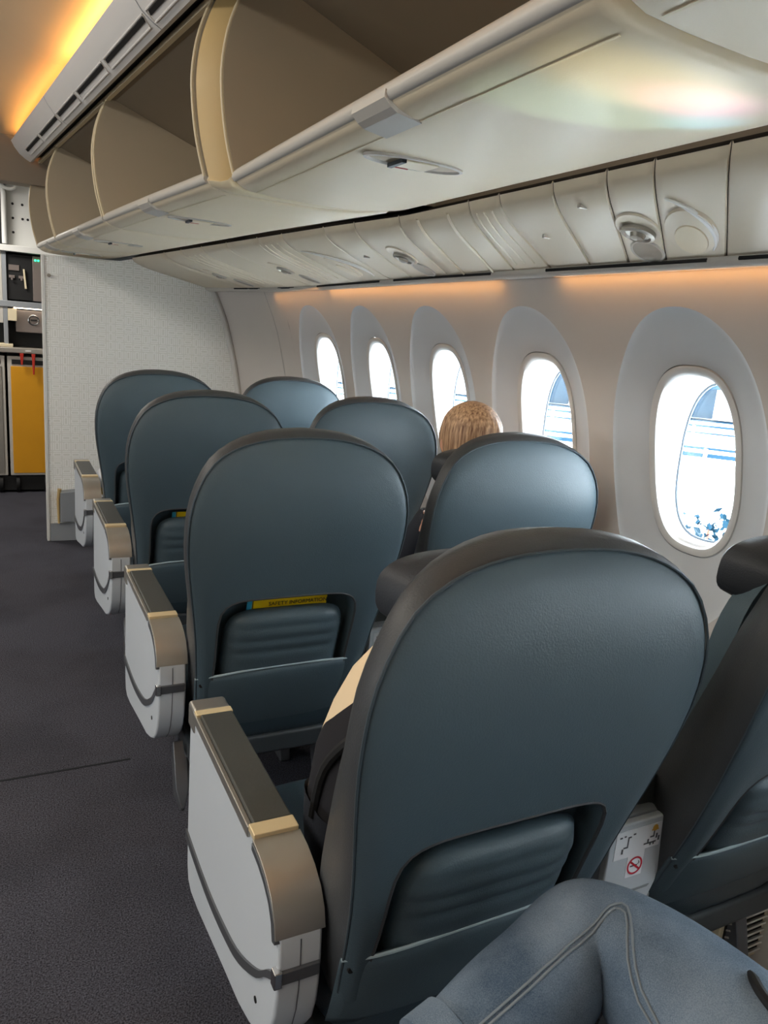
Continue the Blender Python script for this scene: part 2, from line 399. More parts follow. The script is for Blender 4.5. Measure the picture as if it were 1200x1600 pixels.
# right side wall: one bay per window, a scooped oval surround round each opening
def rrect(cy_, cz_, hy, hz, p, ang):
    """superellipse radius in direction ang"""
    c, s_ = abs(math.cos(ang)), abs(math.sin(ang))
    r = 1.0/((c/hy)**p+(s_/hz)**p)**(1.0/p)
    return (cy_+r*math.cos(ang), cz_+r*math.sin(ang))
Z0, Z1 = 0.0, 1.69
CZ = 1.16
def rect_pt(y0, y1, cy_, cz_, ang):
    c, s_ = math.cos(ang), math.sin(ang); t = 1e9
    if c > 1e-9: t = min(t, (y1-cy_)/c)
    if c < -1e-9: t = min(t, (y0-cy_)/c)
    if s_ > 1e-9: t = min(t, (Z1-cz_)/s_)
    if s_ < -1e-9: t = min(t, (Z0-cz_)/s_)
    return (cy_+t*c, cz_+t*s_)
def bay(i, y0, y1, cy_):
    angs = [2*PI*k/112 for k in range(112)]
    for yy in (y0, y1):
        for zz in (Z0, Z1):
            angs.append(math.atan2(zz-CZ, yy-cy_) % (2*PI))
    angs = sorted(set(round(a, 6) for a in angs))
    def oval(a):
        c, s_ = math.cos(a), math.sin(a)
        hz = 0.40 if s_ > 0 else 0.47
        hy = 0.265
        r = 1.0/((abs(c)/hy)**2.15+(abs(s_)/hz)**2.15)**(1/2.15)
        return (cy_+r*c, CZ+r*s_)
    def lip(a): return rrect(cy_, CZ, 0.159, 0.261, 2.7, a)
    def opn(a): return rrect(cy_, CZ, 0.136, 0.238, 2.7, a)
    outer = [rect_pt(y0, y1, cy_, CZ, a) for a in angs]; ov = [oval(a) for a in angs]; lp = [lip(a) for a in angs]; op = [opn(a) for a in angs]
    def X(p, d=0): return (XW(p[0], p[1])+d, p[0], p[1])
    wm = MB(); rings = []
    for k in range(9):
        t = k/8; rings.append([X((a[0]+(b[0]-a[0])*t, a[1]+(b[1]-a[1])*t)) for a, b in zip(outer, ov)])
    wm.loft(rings, True, False, False)
    wobj = wm.build('wall_right', M['wall']); struct(wobj)
    sm_ = MB(); rings = [[X(p, 0.0) for p in ov], [X((p[0]*0.985+cy_*0.015, p[1]*0.985+CZ*0.015), 0.006) for p in ov]]
    for k in range(1, 7):
        t = k/6
        rings.append([X((a[0]+(b[0]-a[0])*t, a[1]+(b[1]-a[1])*t), 0.006+0.034*t) for a, b in zip(ov, lp)])
    sm_.loft(rings, True, False, False)
    win = sm_.build('window_%d' % (i+1), M['surround']); struct(win)
    bz = MB(); d0 = 0.040
    rings = [[X(p, d0+0.006) for p in lp], [X((p[0]*0.985+cy_*0.015, p[1]*0.985+CZ*0.015), d0-0.003) for p in lp],
             [X((a[0]*.5+b[0]*.5, a[1]*.5+b[1]*.5), d0-0.004) for a, b in zip(lp, op)], [X(p, d0) for p in op], [X((p[0]*0.98+cy_*0.02, p[1]*0.98+CZ*0.02), d0+0.008) for p in op]]
    bz.loft(rings, True, False, False); bz.build('bezel', M['bezel'], win)
    PX = XW(cy_, CZ)+0.135
    def sc(p, k): return (cy_+(p[0]-cy_)*k, CZ+(p[1]-CZ)*k)
    rv = MB()
    rv.loft([[X(sc(p, .98), d0+0.008) for p in op], [(PX-0.045, *sc(p, .95)) for p in op], [(PX, *sc(p, .93)) for p in op]], True, False, False)
    rv.build('reveal', M['reveal'], win)
    gk = MB(); gk.tube([(PX-0.004, *sc(p, .925)) for p in op[::2]], 0.004, 6, True); gk.build('gasket', M['gasket'], win)
    pn = MB(); n = len(op); pn.add([(PX, *sc(p, .93)) for p in op]+[(PX+0.006, *sc(p, .93)) for p in op], [tuple(range(n)), tuple(range(2*n-1, n-1, -1))])
    pn.build('pane', M['glass'], win, smooth=False)
    # a skirt of skin outside the opening keeps daylight out of the wall cavity
    sk = MB(); sk.loft([[(PX, *sc(p, .93)) for p in op], [(PX+0.002, *rect_pt(y0, y1, cy_, CZ, a)) for a in angs]], True, False, False)
    sk.build('outer_skin', M['plastic_grey'], win)
for i, wy in enumerate(WIN_Y): bay(i, wy-0.3185, wy+0.3185, wy)
# plain panels ahead of and behind the windows
def plain(y0, y1, ny=8):
    zs = [Z0+(Z1-Z0)*k/24 for k in range(25)]
    b = MB(); b.loft([[(XW(y0+(y1-y0)*k/ny, z), y0+(y1-y0)*k/ny, z) for z in zs] for k in range(ny+1)], False)
    struct(b.build('wall_right', M['wall']))
plain(WIN_Y[4]+0.3185, 5.10); plain(-2.2, WIN_Y[-1]-0.3185)
# thin seams between the wall panels
for k, y in enumerate((1.1165, 4.46)):
    b = MB(); b.loft([[(XW(y, z)-0.0012, y-0.002, z) for z in [Z0+(Z1-Z0)*q/24 for q in range(25)]], [(XW(y, z)-0.0012, y+0.002, z) for z in [Z0+(Z1-Z0)*q/24 for q in range(25)]]], False)
    struct(b.build('trim_%d' % (k+2), M['gasket'], smooth=False))
# closed cavity above and outside the service panels
b = MB(); prof = [(1.45, 1.69), (1.80, 1.69), (1.80, 2.75), (-4.1, 2.75)]
b.loft([[(x, -2.2, z) for x, z in prof], [(x, 7.1, z) for x, z in prof]], False)
b.add([(1.78,-2.2,-0.02),(1.78,-2.2,0.9),(1.78,7.1,0.9),(1.78,7.1,-0.02)], [(0,1,2,3)])
b.add([(1.78,4.3,0.9),(1.80,4.3,1.70),(1.80,7.1,1.70),(1.78,7.1,0.9)], [(0,1,2,3)])
b.add([(1.78,-2.2,0.9),(1.80,-2.2,1.70),(1.80,-1.43,1.70),(1.78,-1.43,0.9)], [(0,1,2,3)])
struct(b.build('trim_6', M['black'], smooth=False))
# left wall with window openings, aft wall, entrance side wall
b = MB(); ys = [-2.2]
wins = [(-0.5+k*0.85-0.15, -0.5+k*0.85+0.15) for k in range(6)]
for a, c in wins: ys += [a, c]
ys.append(7.1)
for k in range(len(ys)-1):
    if k % 2 == 0: b.box(LEFT_X-0.1, LEFT_X, ys[k], ys[k+1], 0, 2.75)
    else: b.box(LEFT_X-0.1, LEFT_X, ys[k], ys[k+1], 0, 0.94); b.box(LEFT_X-0.1, LEFT_X, ys[k], ys[k+1], 1.42, 2.75)
struct(b.build('wall_left', M['wall'], smooth=False))
struct(MB().box(-4.0, 1.8, -2.3, -2.2, 0, 2.75).build('wall_back', M['wall'], smooth=False))

# lip line of the bins: straight, then turning inboard with the taper of the nose
def XL(y): return 0.578 if y < 2.16 else 0.526-0.0995*(y-2.2)
def XLs(y): return 0.578 if y < 1.2 else (0.526-0.0995*(y-2.2))
# ceiling with its domed middle, flattening towards the entrance
def ceil_section(y, k, flat=1.0):
    e = XLs(y)-0.15 if y > 1.2 else 0.428
    e = e+0.06
    pr = [(0.10, 2.44), (0.03, 2.40), (-0.05, 2.405), (-0.15, 2.44), (-0.25, 2.49), (-0.40, 2.55), (-0.7, 2.61), (-1.2, 2.64)]
    pts = [(e+dx, y, 2.36+(z-2.36)*flat) for dx, z in pr]
    cx = -1.15
    pts += [(2*cx-p[0], y, p[2]) for p in reversed(pts)]
    return pts
b = MB(); b.loft([ceil_section(-2.2, 0), ceil_section(1.2, 0), ceil_section(2.2, 0), ceil_section(3.7, 0), ceil_section(4.3, 0, 0.85), ceil_section(4.8, 0, 0.4), ceil_section(5.1, 0, 0.06)], False)
struct(b.build('ceiling', M['ceiling']))
b = MB()
for y in (1.5, 3.7):
    s_ = ceil_section(y, 0); b.loft([[(p[0], p[1]-0.002, p[2]-0.0015) for p in s_], [(p[0], p[1]+0.002, p[2]-0.0015) for p in s_]], False)
struct(b.build('trim_7', M['cream'], smooth=False))
# header over the aisle where the cabin meets the entrance, entrance ceiling
b = MB(); b.loft([[(0.40, 5.10, 2.36), (0.40, 5.14, 2.20), (0.40, 5.16, 2.125), (0.40, 5.30, 2.125)], [(-3.9, 5.10, 2.36), (-3.9, 5.14, 2.20), (-3.9, 5.16, 2.125), (-3.9, 5.30, 2.125)]], False)
b.add([(0.4,5.1,2.36),(-3.9,5.1,2.36),(-3.9,5.1,2.75),(0.4,5.1,2.75)], [(0,1,2,3)])
struct(b.build('trim_8', M['header']))
b = MB(); b.add([(1.5,5.30,2.125),(-3.9,5.30,2.125),(-3.9,5.30,2.36),(1.5,5.30,2.36),(1.5,7.1,2.36),(-3.9,7.1,2.36)], [(0,1,2,3),(3,2,5,4)])
struct(b.build('ceiling', M['white'], smooth=False))
struct(MB().box(-4.0, 1.8, 7.1, 7.2, 0, 2.75).build('wall_front', M['plastic_grey'], smooth=False))
# bulkhead partition between cabin and entrance
zs = [0.0, .2, .4, .6, .8, 1.0, 1.2, 1.43, 1.55, 1.66]
poly = [(0.236, 0.0), (0.236, 1.735)] + [(0.66, 1.745), (0.73, 1.765), (1.0, 1.72), (1.20, 1.67)] + [(XW(5.03, z)-0.004, z) for z in reversed(zs)]
bp = MB().prism(poly, 'y', 5.03, 5.07).build('wall_partition', M['glyph'], smooth=False); struct(bp)
b = MB(); b.tube([(XW(5.03, z)-0.012, 5.018, z) for z in zs], 0.020, 8); b.build('edge_trim', M['bezel'], bp)
b = MB().box(0.222, 0.240, 5.02, 5.08, 0.0, 1.735); b.build('corner_post', M['white'], bp, bevel=0.004)
b = MB().box(0.242, 1.3, 5.015, 5.03, 0.0, 0.115); b.build('kick_panel', M['plastic_grey'], bp, bevel=0.003)
b = MB().disc((0.262, 5.03, 1.62), (0, -1, 0), 0.010, 0.012, 16); b.disc((0.262, 5.018, 1.62), (0, -1, 0), 0.005, 0.012, 12); b.build('coat_hook', M['chrome'], bp)

# ------------------------------------------------------------------ ceiling valance with air slots
val = thing('ceiling_valance', (0.4, 2.2, 2.25), 'pale grey ceiling valance with a row of black air slots above the open bins', 'valance')
vp = [(-0.135, 2.325), (-0.150, 2.338), (-0.156, 2.330), (-0.14, 2.300), (-0.115, 2.268), (-0.085, 2.245), (-0.06, 2.232), (-0.045, 2.236), (-0.042, 2.246), (-0.05, 2.256)]
b = MB(); b.loft([[(XLs(y)+dx-(0.052 if y < 1.2 else 0)*0, y, z) for dx, z in vp] for y in (1.3, 2.2, 3.2, 4.2, 5.08)], True)
b.build('fascia', M['valance'], val)
def vpt(y, t, out=0.0):
    """point on the valance face: t=0 top, 1 bottom"""
    a = Vector((-0.156, 0, 2.330)); c = Vector((-0.06, 0, 2.232)); p = a.lerp(c, t)
    p.x -= 0.012*math.sin(PI*t)*0.2; n = Vector((-0.715, 0, -0.699))
    bulge = 0.0
    if True:
        # follow the polyline of the fascia
        P = [(-0.156, 2.330), (-0.14, 2.300), (-0.115, 2.268), (-0.085, 2.245), (-0.06, 2.232)]
        q = t*4; k = min(int(q), 3); f = q-k
        p = Vector((P[k][0]+(P[k+1][0]-P[k][0])*f, 0, P[k][1]+(P[k+1][1]-P[k][1])*f))
    return Vector((XLs(y)+p.x, y, p.z))+n*out
slot_ys = [(2.02, 2.45), (2.50, 2.98), (3.03, 3.46), (3.51, 3.90), (3.95, 4.40), (4.45, 4.88)]
for y0, y1 in slot_ys:
    b = MB()
    b.loft([[vpt(y0, .58, .0015), vpt(y0, .58, .003), vpt(y0+.01, .665, .003), vpt(y0+.01, .665, .0015)], [vpt(y1-.012, .58, .0015), vpt(y1-.012, .58, .003), vpt(y1, .665, .003), vpt(y1, .665, .0015)]], True)
    sl = b.build('air_slot', M['black'], val, smooth=False)
    fr = MB(); fr.tube([vpt(y0-.012, .545, .002), vpt(y1, .545, .002), vpt(y1+.012, .80, .002), vpt(y0+.01, .80, .002)], 0.003, 6, True)
    fr.build('slot_frame', M['valance'], sl)
for yy in (2.475, 3.93):
    b = MB(); b.loft([[vpt(yy-.0015, t/10, .0012) for t in range(11)], [vpt(yy+.0015, t/10, .0012) for t in range(11)]], False); b.build('panel_joint', M['gasket'], val, smooth=False)
b = MB(); pr = [(-0.02, 2.29), (-0.012, 2.30), (0.10, 2.31), (0.10, 2.45), (0.09, 2.45)]
b.loft([[(XLs(y)+dx, y, z) for dx, z in [(-0.05, 2.256), (0.02, 2.272), (0.12, 2.30), (0.14, 2.46)]] for y in (1.3, 2.2, 5.08)], False)
b.build('dark_gap', M['black'], val, smooth=False)
b = MB(); b.loft([[(XLs(y)+dx, y, z) for dx, z in [(-0.115, 2.342), (-0.10, 2.342), (-0.10, 2.348), (-0.115, 2.348)]] for y in (1.3, 2.2, 5.05)], True)
led = b.build('light_strip', M['orange_led'], val, smooth=False); led['label'] = 'glowing orange light strip'

# ------------------------------------------------------------------ overhead bins
def face_dx(z):
    return smooth_tab([(1.77, 0.0), (1.83, -0.018), (1.90, -0.036), (1.98, -0.048), (2.06, -0.052), (2.14, -0.042), (2.20, -0.024), (2.26, 0.002), (2.31, 0.022)], z)
def make_bin(y0, y1, label, far=False, back_w=0.0, tip=True):
    X = XL if far else (lambda y: 0.578)
    ym = (y0+y1)/2
    t = thing('overhead_bin', (X(ym)+0.25, ym, 1.77), label, 'overhead bin', 'open overhead bins along the window side')
    W = (lambda y: 0.50 if not far else 0.545-0.085*(y-2.2)/2.9)
    def under(y, inset=0.0):
        k = W(y)/0.50
        pr = [(0.030, 1.822), (0.006, 1.826), (-0.006, 1.818), (-0.010, 1.806), (-0.004, 1.794), (0.010, 1.786), (0.035, 1.778), (0.10, 1.7735), (0.20, 1.7715), (0.30, 1.7725), (0.40, 1.780), (0.47, 1.790), (0.50, 1.797), (0.508, 1.806), (0.50, 1.832), (0.2, 1.826)]
        dz = -0.03*max(0, (y-3.0)/2.0) if far else 0.0
        dz *= 0.6
        return [(X(y)+dx*k+(inset*0.8 if dx < 0.1 else 0), y, z+inset*(0.8 if z < 1.80 else 0)+dz) for dx, z in pr]
    n = 6; yy = [y0+0.012+(y1-y0-0.024)*k/n for k in range(n+1)]
    rings = [under(y0, 0.010), under(y0+0.004, 0.004)]+[under(y) for y in yy]+[under(y1-0.004, 0.004), under(y1, 0.010)]
    b = MB(); b.loft(rings); b.build('floor_panel', M['bin'], t, angle=50)
    # lip roll and cream strip along the front edge
    dzf = lambda y: (-0.018*max(0, (y-3.0)/2.0) if far else 0.0)
    def strip(name, pr, m_, ya, yb):
        b = MB(); b.loft([[(X(y)+dx, y, z+dzf(y)) for dx, z in pr] for y in [ya+(yb-ya)*k/4 for k in range(5)]]); return b.build(name, m_, t, angle=60)
    strip('lip_roll', [(0.004, 1.829), (-0.008, 1.828), (-0.016, 1.819), (-0.018, 1.808), (-0.012, 1.798), (-0.002, 1.798), (0.0, 1.81)], M['bin_lip'], y0+0.006, y1-0.006)
    strip('edge_line', [(0.046, 1.7765), (0.046, 1.7755), (0.050, 1.7750), (0.050, 1.7765)], M['cream'], y0+0.02, y1-0.02)
    # end panels with cream edges, roof and back
    zt = 2.247 if far else 2.30
    zs_ = [1.815+(zt-1.815)*k/16 for k in range(17)]
    roof = lambda x, y: (2.268 if far else 2.325)-0.37*(x-X(y))+dzf(y)
    for ya, yb in ((y0+0.004, y0+0.016), (y1-0.016, y1-0.004)):
        ring = lambda y: [(X(y)+face_dx(z)+0.002, y, z+dzf(y)) for z in zs_]+[(X(y)+0.02, y, roof(X(y)+0.02, y)-.002), (X(y)+0.62, y, roof(X(y)+0.62, y)-0.002), (X(y)+0.62, y, 1.82)]
        b = MB(); b.loft([ring(ya), ring(yb)]); pn = b.build('end_panel', M['taupe'], t, angle=30)
        e = MB(); e.tube([(X((ya+yb)/2)+face_dx(z)-0.001, (ya+yb)/2, z+dzf(ya)) for z in zs_], 0.0042, 8); e.build('edge_trim', M['cream'], pn)
    zr = zt+.004
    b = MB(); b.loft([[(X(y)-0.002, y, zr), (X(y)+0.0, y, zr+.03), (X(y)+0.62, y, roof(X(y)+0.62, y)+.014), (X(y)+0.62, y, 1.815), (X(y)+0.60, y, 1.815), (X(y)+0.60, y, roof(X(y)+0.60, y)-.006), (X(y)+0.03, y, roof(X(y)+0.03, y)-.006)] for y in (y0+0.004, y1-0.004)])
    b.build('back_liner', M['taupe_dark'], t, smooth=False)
    b = MB(); b.loft([[(X(y)+dx, y, zt+dz) for dx, dz in ((-.010, -.006), (-.014, .004), (-.008, .014), (.008, .014), (.008, -.004))] for y in (y0+0.004, y1-0.004)])
    b.build('top_rail', M['cream'], t, smooth=False)
    if tip:
        # finger latch let into the underside, and its plate on the lip
        yl = y0+(y1-y0)*0.52 if not far else ym
        cx = X(yl)+0.175; zc = 1.7705+dzf(yl)
        def oval_ring(rx, ry_, z, ox=0.0, oz=0.0): return [(cx+ox+rx*math.cos(2*PI*k/32), yl+ry_*math.sin(2*PI*k/32), z) for k in range(32)]
        b = MB(); b.loft([oval_ring(.112, .046, zc+.004), oval_ring(.112, .046, zc-.002), oval_ring(.105, .040, zc-.003), oval_ring(.102, .038, zc+.003)], True, False, False)
        h = b.build('latch_handle', M['bin_lip'], t)
        b = MB(); b.loft([oval_ring(.103, .039, zc+.002), oval_ring(.09, .030, zc-.0005)], True, False, True); b.build('latch_cup', M['taupe'], h)
        b = MB(); b.box(cx-.035, cx+.04, yl-.032, yl+.030, zc-.005, zc-.001); b.build('latch_flap', M['bin'], h, bevel=0.003)
        b = MB(); b.box(cx-.045, cx-.034, yl-.034, yl+.032, zc-.009, zc-.001); b.build('latch_edge', M['plastic_dark'], h, bevel=0.001)
        b = MB(); b.box(cx-.033, cx+.002, yl+.030, yl+.034, zc-.006, zc-.002); b.build('latch_flag', M['red'], h, smooth=False)
        yp = yl-0.19 if not far else ym
        pr = [(-0.020, 1.812), (-0.021, 1.800), (-0.008, 1.788), (0.004, 1.781), (0.050, 1.7735), (0.050, 1.776), (0.01, 1.788), (-0.012, 1.80), (-0.014, 1.812)]
        b = MB(); b.loft([[(X(y)+dx, y, z+dzf(y)) for dx, z in pr] for y in (yp-0.065, yp+0.065)]); b.build('latch_plate', M['bin_lip'], t, smooth=False)
    return t
make_bin(-0.70, 0.692, 'pale overhead bin at the top right corner, only its underside showing')
make_bin(0.716, 2.125, 'largest open overhead bin, nearest, with taupe interior and latch underneath')
make_bin(2.205, 3.44, 'second open overhead bin, just beyond the tan post', far=True)
make_bin(3.452, 4.57, 'third open overhead bin, beyond a double cream divider', far=True)
make_bin(4.582, 5.22, 'farthest short overhead bin next to the galley', far=True)
# the tan post and moulding that fills the bend between straight and tapered bins
post = thing('bin_divider_post', (0.55, 2.165, 1.77), 'tan bowed divider post between the nearest and second overhead bins', 'divider')
zs_ = [1.80+(2.25-1.80)*k/20 for k in range(21)]
b = MB(); b.loft([[(0.578+face_dx(z)+0.006, 2.128, z), (0.526+face_dx(z)+0.006, 2.203, z), (0.60, 2.203, z), (0.64, 2.128, z)] for z in zs_], True); b.build('post_face', M['tan'], post, angle=60)
b = MB(); pu = [(-0.010, 1.803), (0.0, 1.790), (0.035, 1.780), (0.10, 1.779), (0.20, 1.778), (0.30, 1.779), (0.40, 1.786), (0.50, 1.802), (0.50, 1.83), (0.03, 1.82)]
b.loft([[(0.570+dx, 2.136, z+.006) for dx, z in pu], [(0.566+dx, 2.142, z) for dx, z in pu], [(0.552+dx*1.02, 2.17, z-.003) for dx, z in pu], [(0.528+dx*1.05, 2.200, z) for dx, z in pu], [(0.526+dx*1.05, 2.204, z+.004) for dx, z in pu]]); b.build('under_moulding', M['cream'], post, angle=60)
b = MB(); b.loft([[(0.585+dx, y, z) for dx, z in ((.02, 1.786), (.10, 1.7795), (.20, 1.7765), (.30, 1.7765), (.40, 1.784), (.47, 1.794), (.47, 1.83), (.02, 1.82))] for y in (2.121, 2.139)]); b.build('dark_joint', M['black'], post, smooth=False)

# ------------------------------------------------------------------ passenger service panels
def psu_prof(y):
    """service panel profile from its inboard edge (s=0) to the wall (s=1)"""
    xi = 1.104 if y < 2.16 else 1.104-0.131*(y-2.16)
    xo = 1.468-taper(y)-(0.0 if y < 4.2 else 0.02*(y-4.2))
    dz = 0.0 if y < 2.6 else -0.018*(y-2.6)/2.4
    tab = [(0.0, 1.789), (0.012, 1.779), (0.03, 1.768), (0.07, 1.757), (0.15, 1.742), (0.30, 1.724), (0.5, 1.704), (0.7, 1.683), (0.88, 1.664), (0.97, 1.656), (1.0, 1.660)]
    return xi, xo, tab, dz
def psu_pt(y, s, out=0.0):
    xi, xo, tab, dz = psu_prof(y)
    z = smooth_tab(tab, s); z2 = smooth_tab(tab, min(1, s+.01)); sl = (z2-z)/(.01*(xo-xi)) if s < .99 else 0
    n = Vector((sl, 0, -1)).normalized()
    return Vector((xi+(xo-xi)*s, y, z+dz))+n*out
S_ = [0, .006, .012, .02, .03, .05, .08, .12, .18, .25, .33, .42, .5, .6, .7, .8, .88, .94, .97, 1.0]
# seams fan out towards the wall: each module has its own y at the inboard edge and at the wall
modules = [(0.45, 0.62, 0.98, 1.262, 'plain'), (0.982, 1.264, 1.150, 1.437, 'scoop'), (1.152, 1.439, 1.280, 1.56, 'gasper'), (1.282, 1.562, 1.452, 1.70, 'blank'),
           (1.454, 1.702, 1.66, 1.866, 'blank'), (1.662, 1.868, 1.80, 2.05, 'ribbed'), (1.802, 2.052, 2.19, 2.45, 'fillet'), (2.192, 2.452, 2.45, 2.72, 'gasper'), (2.452, 2.722, 2.66, 2.90, 'blank'),
           (2.662, 2.902, 2.99, 3.26, 'scoop'), (2.992, 3.262, 3.22, 3.50, 'ribbed'), (3.222, 3.502, 3.55, 3.80, 'gasper'), (3.552, 3.802, 3.86, 4.10, 'blank'), (3.862, 4.102, 4.15, 4.35, 'ribbed'), (4.152, 4.352, 4.42, 4.56, 'gasper'), (4.422, 4.562, 5.026, 5.026, 'blank')]
plabel = {0: 'plain service panel at the far right edge above the nearest window', 1: 'service panel with a crescent scoop, rim whitened as if sunlit, and oval plate, at right edge', 2: 'service panel with the large round air nozzle, at the right',
          3: 'narrow service panel just left of the large air nozzle', 4: 'service panel with a small clip, under the middle of the nearest bin', 5: 'ribbed service panel left of the panel with the clip',
          6: 'wide plain service panel at the bend below the tan post', 7: 'service panel with air nozzle just beyond the bend', 8: 'plain service panel between air nozzle and crescent scoop beyond the bend',
          9: 'service panel with crescent scoop under the second bin', 10: 'ribbed service panel beyond the second crescent scoop', 11: 'service panel with air nozzle, third from the right along the row',
          12: 'plain service panel beyond the third air nozzle', 13: 'ribbed service panel next to the last air nozzle', 14: 'service panel with the farthest air nozzle, near the partition', 15: 'end service panel touching the white partition'}
for mi, (a0, a1, c0, c1, kind) in enumerate(modules):
    ya = lambda s: a0+(a1-a0)*s; yb = lambda s: c0+(c1-c0)*s
    ctr = psu_pt((ya(.5)+yb(.5))/2, .5)
    t = thing('overhead_service_unit', tuple(ctr), plabel[mi], 'service unit', 'passenger service units above the windows')
    b = MB(); rings = []
    for k in range(7):
        f = k/6; rings.append([psu_pt(ya(s)+(yb(s)-ya(s))*f, s) for s in S_])
    # rolled edge along both seams
    rings = [[p+Vector((0, 0, 0.006)) for p in rings[0]]]+rings+[[p+Vector((0, 0, 0.006)) for p in rings[-1]]]
    for r_, f in ((1, .004), (7, -.004)):
        rings[r_] = [p+Vector((0, f, 0)) for p in rings[r_]]
    b.loft(rings, False); b.build('panel', M['psu'], t, angle=60)
    def on(f, s, out=0.0): return psu_pt(ya(s)+(yb(s)-ya(s))*f, s, out)
    def ell(f, s, ra, rb, out, n=28, tilt=0.0):
        c = on(f, s, out); tx = (on(f, s+.05, out)-on(f, s-.05, out)).normalized(); ty = Vector((0, 1, 0)); ty = (ty-tx*ty.dot(tx)).normalized()
        return [c+tx*ra*math.cos(2*PI*k/n)+ty*rb*math.sin(2*PI*k/n) for k in range(n)]
    if kind == 'gasper':
        fr_ = 0.5
        b = MB(); b.loft([ell(fr_, .46, .082, .052, .0), ell(fr_, .46, .080, .050, .004), ell(fr_, .46, .073, .044, .004), ell(fr_, .46, .068, .040, .001)], True, False, True); g = b.build('air_nozzle', M['psu'], t)
        b = MB(); b.loft([ell(fr_, .50, .042, .039, .001), ell(fr_, .50, .042, .039, .010), ell(fr_, .50, .033, .031, .013), ell(fr_, .50, .030, .028, .008)], True, False, True); b.build('nozzle_ring', M['steel'], g)
        b = MB(); b.loft([ell(fr_, .50, .019, .018, .008), ell(fr_, .50, .016, .015, .017), ell(fr_, .50, .006, .006, .020)], True, False, True); b.build('nozzle_cone', M['lamp_lens'], g)
        b = MB(); b.loft([ell(fr_-.1, .76, .068, .042, .0), ell(fr_-.1, .76, .066, .040, .004), ell(fr_-.1, .76, .060, .035, .003)], True, False, False); g = b.build('reading_light', M['bin_lip'], t)
        b = MB(); b.loft([ell(fr_-.1, .76, .061, .036, .003), ell(fr_-.1, .76, .050, .027, .0015)], True, False, True); b.build('lens', M['lamp_lens'], g)
    if kind == 'scoop':
        pts = []
        for q in range(15):
            u = q/14; s = 0.18+0.62*u; f = 0.86-0.72*math.sin(u*PI*0.62)**0.8
            pts.append(on(f, s, 0.003))
        b = MB(); b.tube(pts, [0.002+0.006*math.sin(PI*q/14) for q in range(15)], 8); b.build('lit_scoop_rim', M['reveal'], t)  # white rim colour paints in sunlight caught on the crescent
        b = MB(); b.loft([ell(.52, .56, .118, .056, .0), ell(.52, .56, .115, .054, .007), ell(.52, .56, .105, .046, .009)], True, False, True); g = b.build('speaker_boss', M['psu'], t)
        b = MB(); b.loft([ell(.50, .62, .076, .036, .009), ell(.50, .62, .075, .035, .0115), ell(.50, .62, .071, .032, .012)], True, False, True); b.build('oval_plate', M['bin'], g)
    if kind == 'ribbed':
        for f in (.3, .55, .8):
            b = MB(); b.tube([on(f, s, .0005) for s in S_[5:16]], 0.003, 6); b.build('rib', M['psu'], t)
    if kind == 'fillet':
        for f in (.28, .72):
            b = MB(); b.tube([on(f, s, .001) for s in S_[3:18]], 0.006, 6); b.build('rib', M['psu'], t)
    if kind == 'blank' and mi in (3, 4, 8):
        c = on(.5, .14 if mi == 3 else .42, .0); b = MB().box(c.x-.012, c.x+.012, c.y-.004, c.y+.004, c.z-.006, c.z+.004); b.build('clip', M['steel'], t, bevel=0.002)
# backing under the seams, outboard rail with air outlets
b = MB(); ysb = [0.4, 1.2, 2.16, 2.6, 3.2, 3.8, 4.4, 5.026]
b.loft([[psu_pt(y, s, -.010) for s in S_]+[psu_pt(y, 1.0, -.06), psu_pt(y, 0, -.10)] for y in ysb], True)
struct(b.build('trim_9', M['black'], smooth=False))
rail = thing('air_outlet_rail', (1.46, 2.5, 1.65), 'cream rail with thin black air outlets along the top of the window wall', 'rail')
b = MB(); b.loft([[(psu_prof(y)[1]+dx, y, 1.655+psu_prof(y)[3]+dz) for dx, dz in ((-.036, .006), (-.038, -.002), (-.032, -.012), (-.012, -.018), (.002, -.014), (.002, .004))] for y in [0.4+.37*k for k in range(13)][:12]+[4.7, 5.02]], True)
b.build('rail', M['bin_lip'], rail, angle=70)
for y0, y1 in ((0.55, 1.20), (1.285, 1.865), (2.15, 2.85), (2.98, 3.70), (3.89, 4.30), (4.36, 4.70)):
    b = MB(); b.loft([[(psu_prof(y)[1]+dx, y, 1.655+psu_prof(y)[3]+dz) for dx, dz in ((-.0385, .004), (-.0400, -.001), (-.0375, -.0045), (-.030, .002))] for y in (y0, (y0+y1)/2, y1)], True)
    b.build('outlet_slot', M['black'], rail, smooth=False)

# ------------------------------------------------------------------ seats (local: x centre, y rear face, z floor)
REAR = [(0.0,.37),(.08,.37),(.15,.373),(.205,.40),(.224,.46),(.232,.54),(.243,.65),(.258,.75),(.273,.84),(.282,.92),(.280,1.0),(.262,1.065),(.228,1.118),(.178,1.150),(.12,1.168),(.06,1.176),(0.0,1.178)]
MID = [(0.0,.37),(.08,.37),(.15,.373),(.207,.40),(.227,.46),(.235,.54),(.246,.65),(.261,.75),(.276,.84),(.2845,.92),(.2825,1.0),(.265,1.067),(.232,1.124),(.181,1.162),(.122,1.184),(.06,1.194),(0.0,1.197)]
FRONT = [(0.0,.39),(.08,.39),(.15,.395),(.205,.42),(.224,.48),(.232,.56),(.242,.66),(.246,.75),(.247,.84),(.242,.92),(.232,.99),(.205,1.05),(.172,1.10),(.135,1.135),(.09,1.158),(.045,1.170),(0.0,1.172)]
def yrear(z): return smooth_tab([(.35,.135),(.4,.115),(.5,.083),(.6,.052),(.7,.024),(.78,.002),(.9,-.026),(1.0,-.040),(1.1,-.038),(1.18,-.018),(1.21,.0)], z)
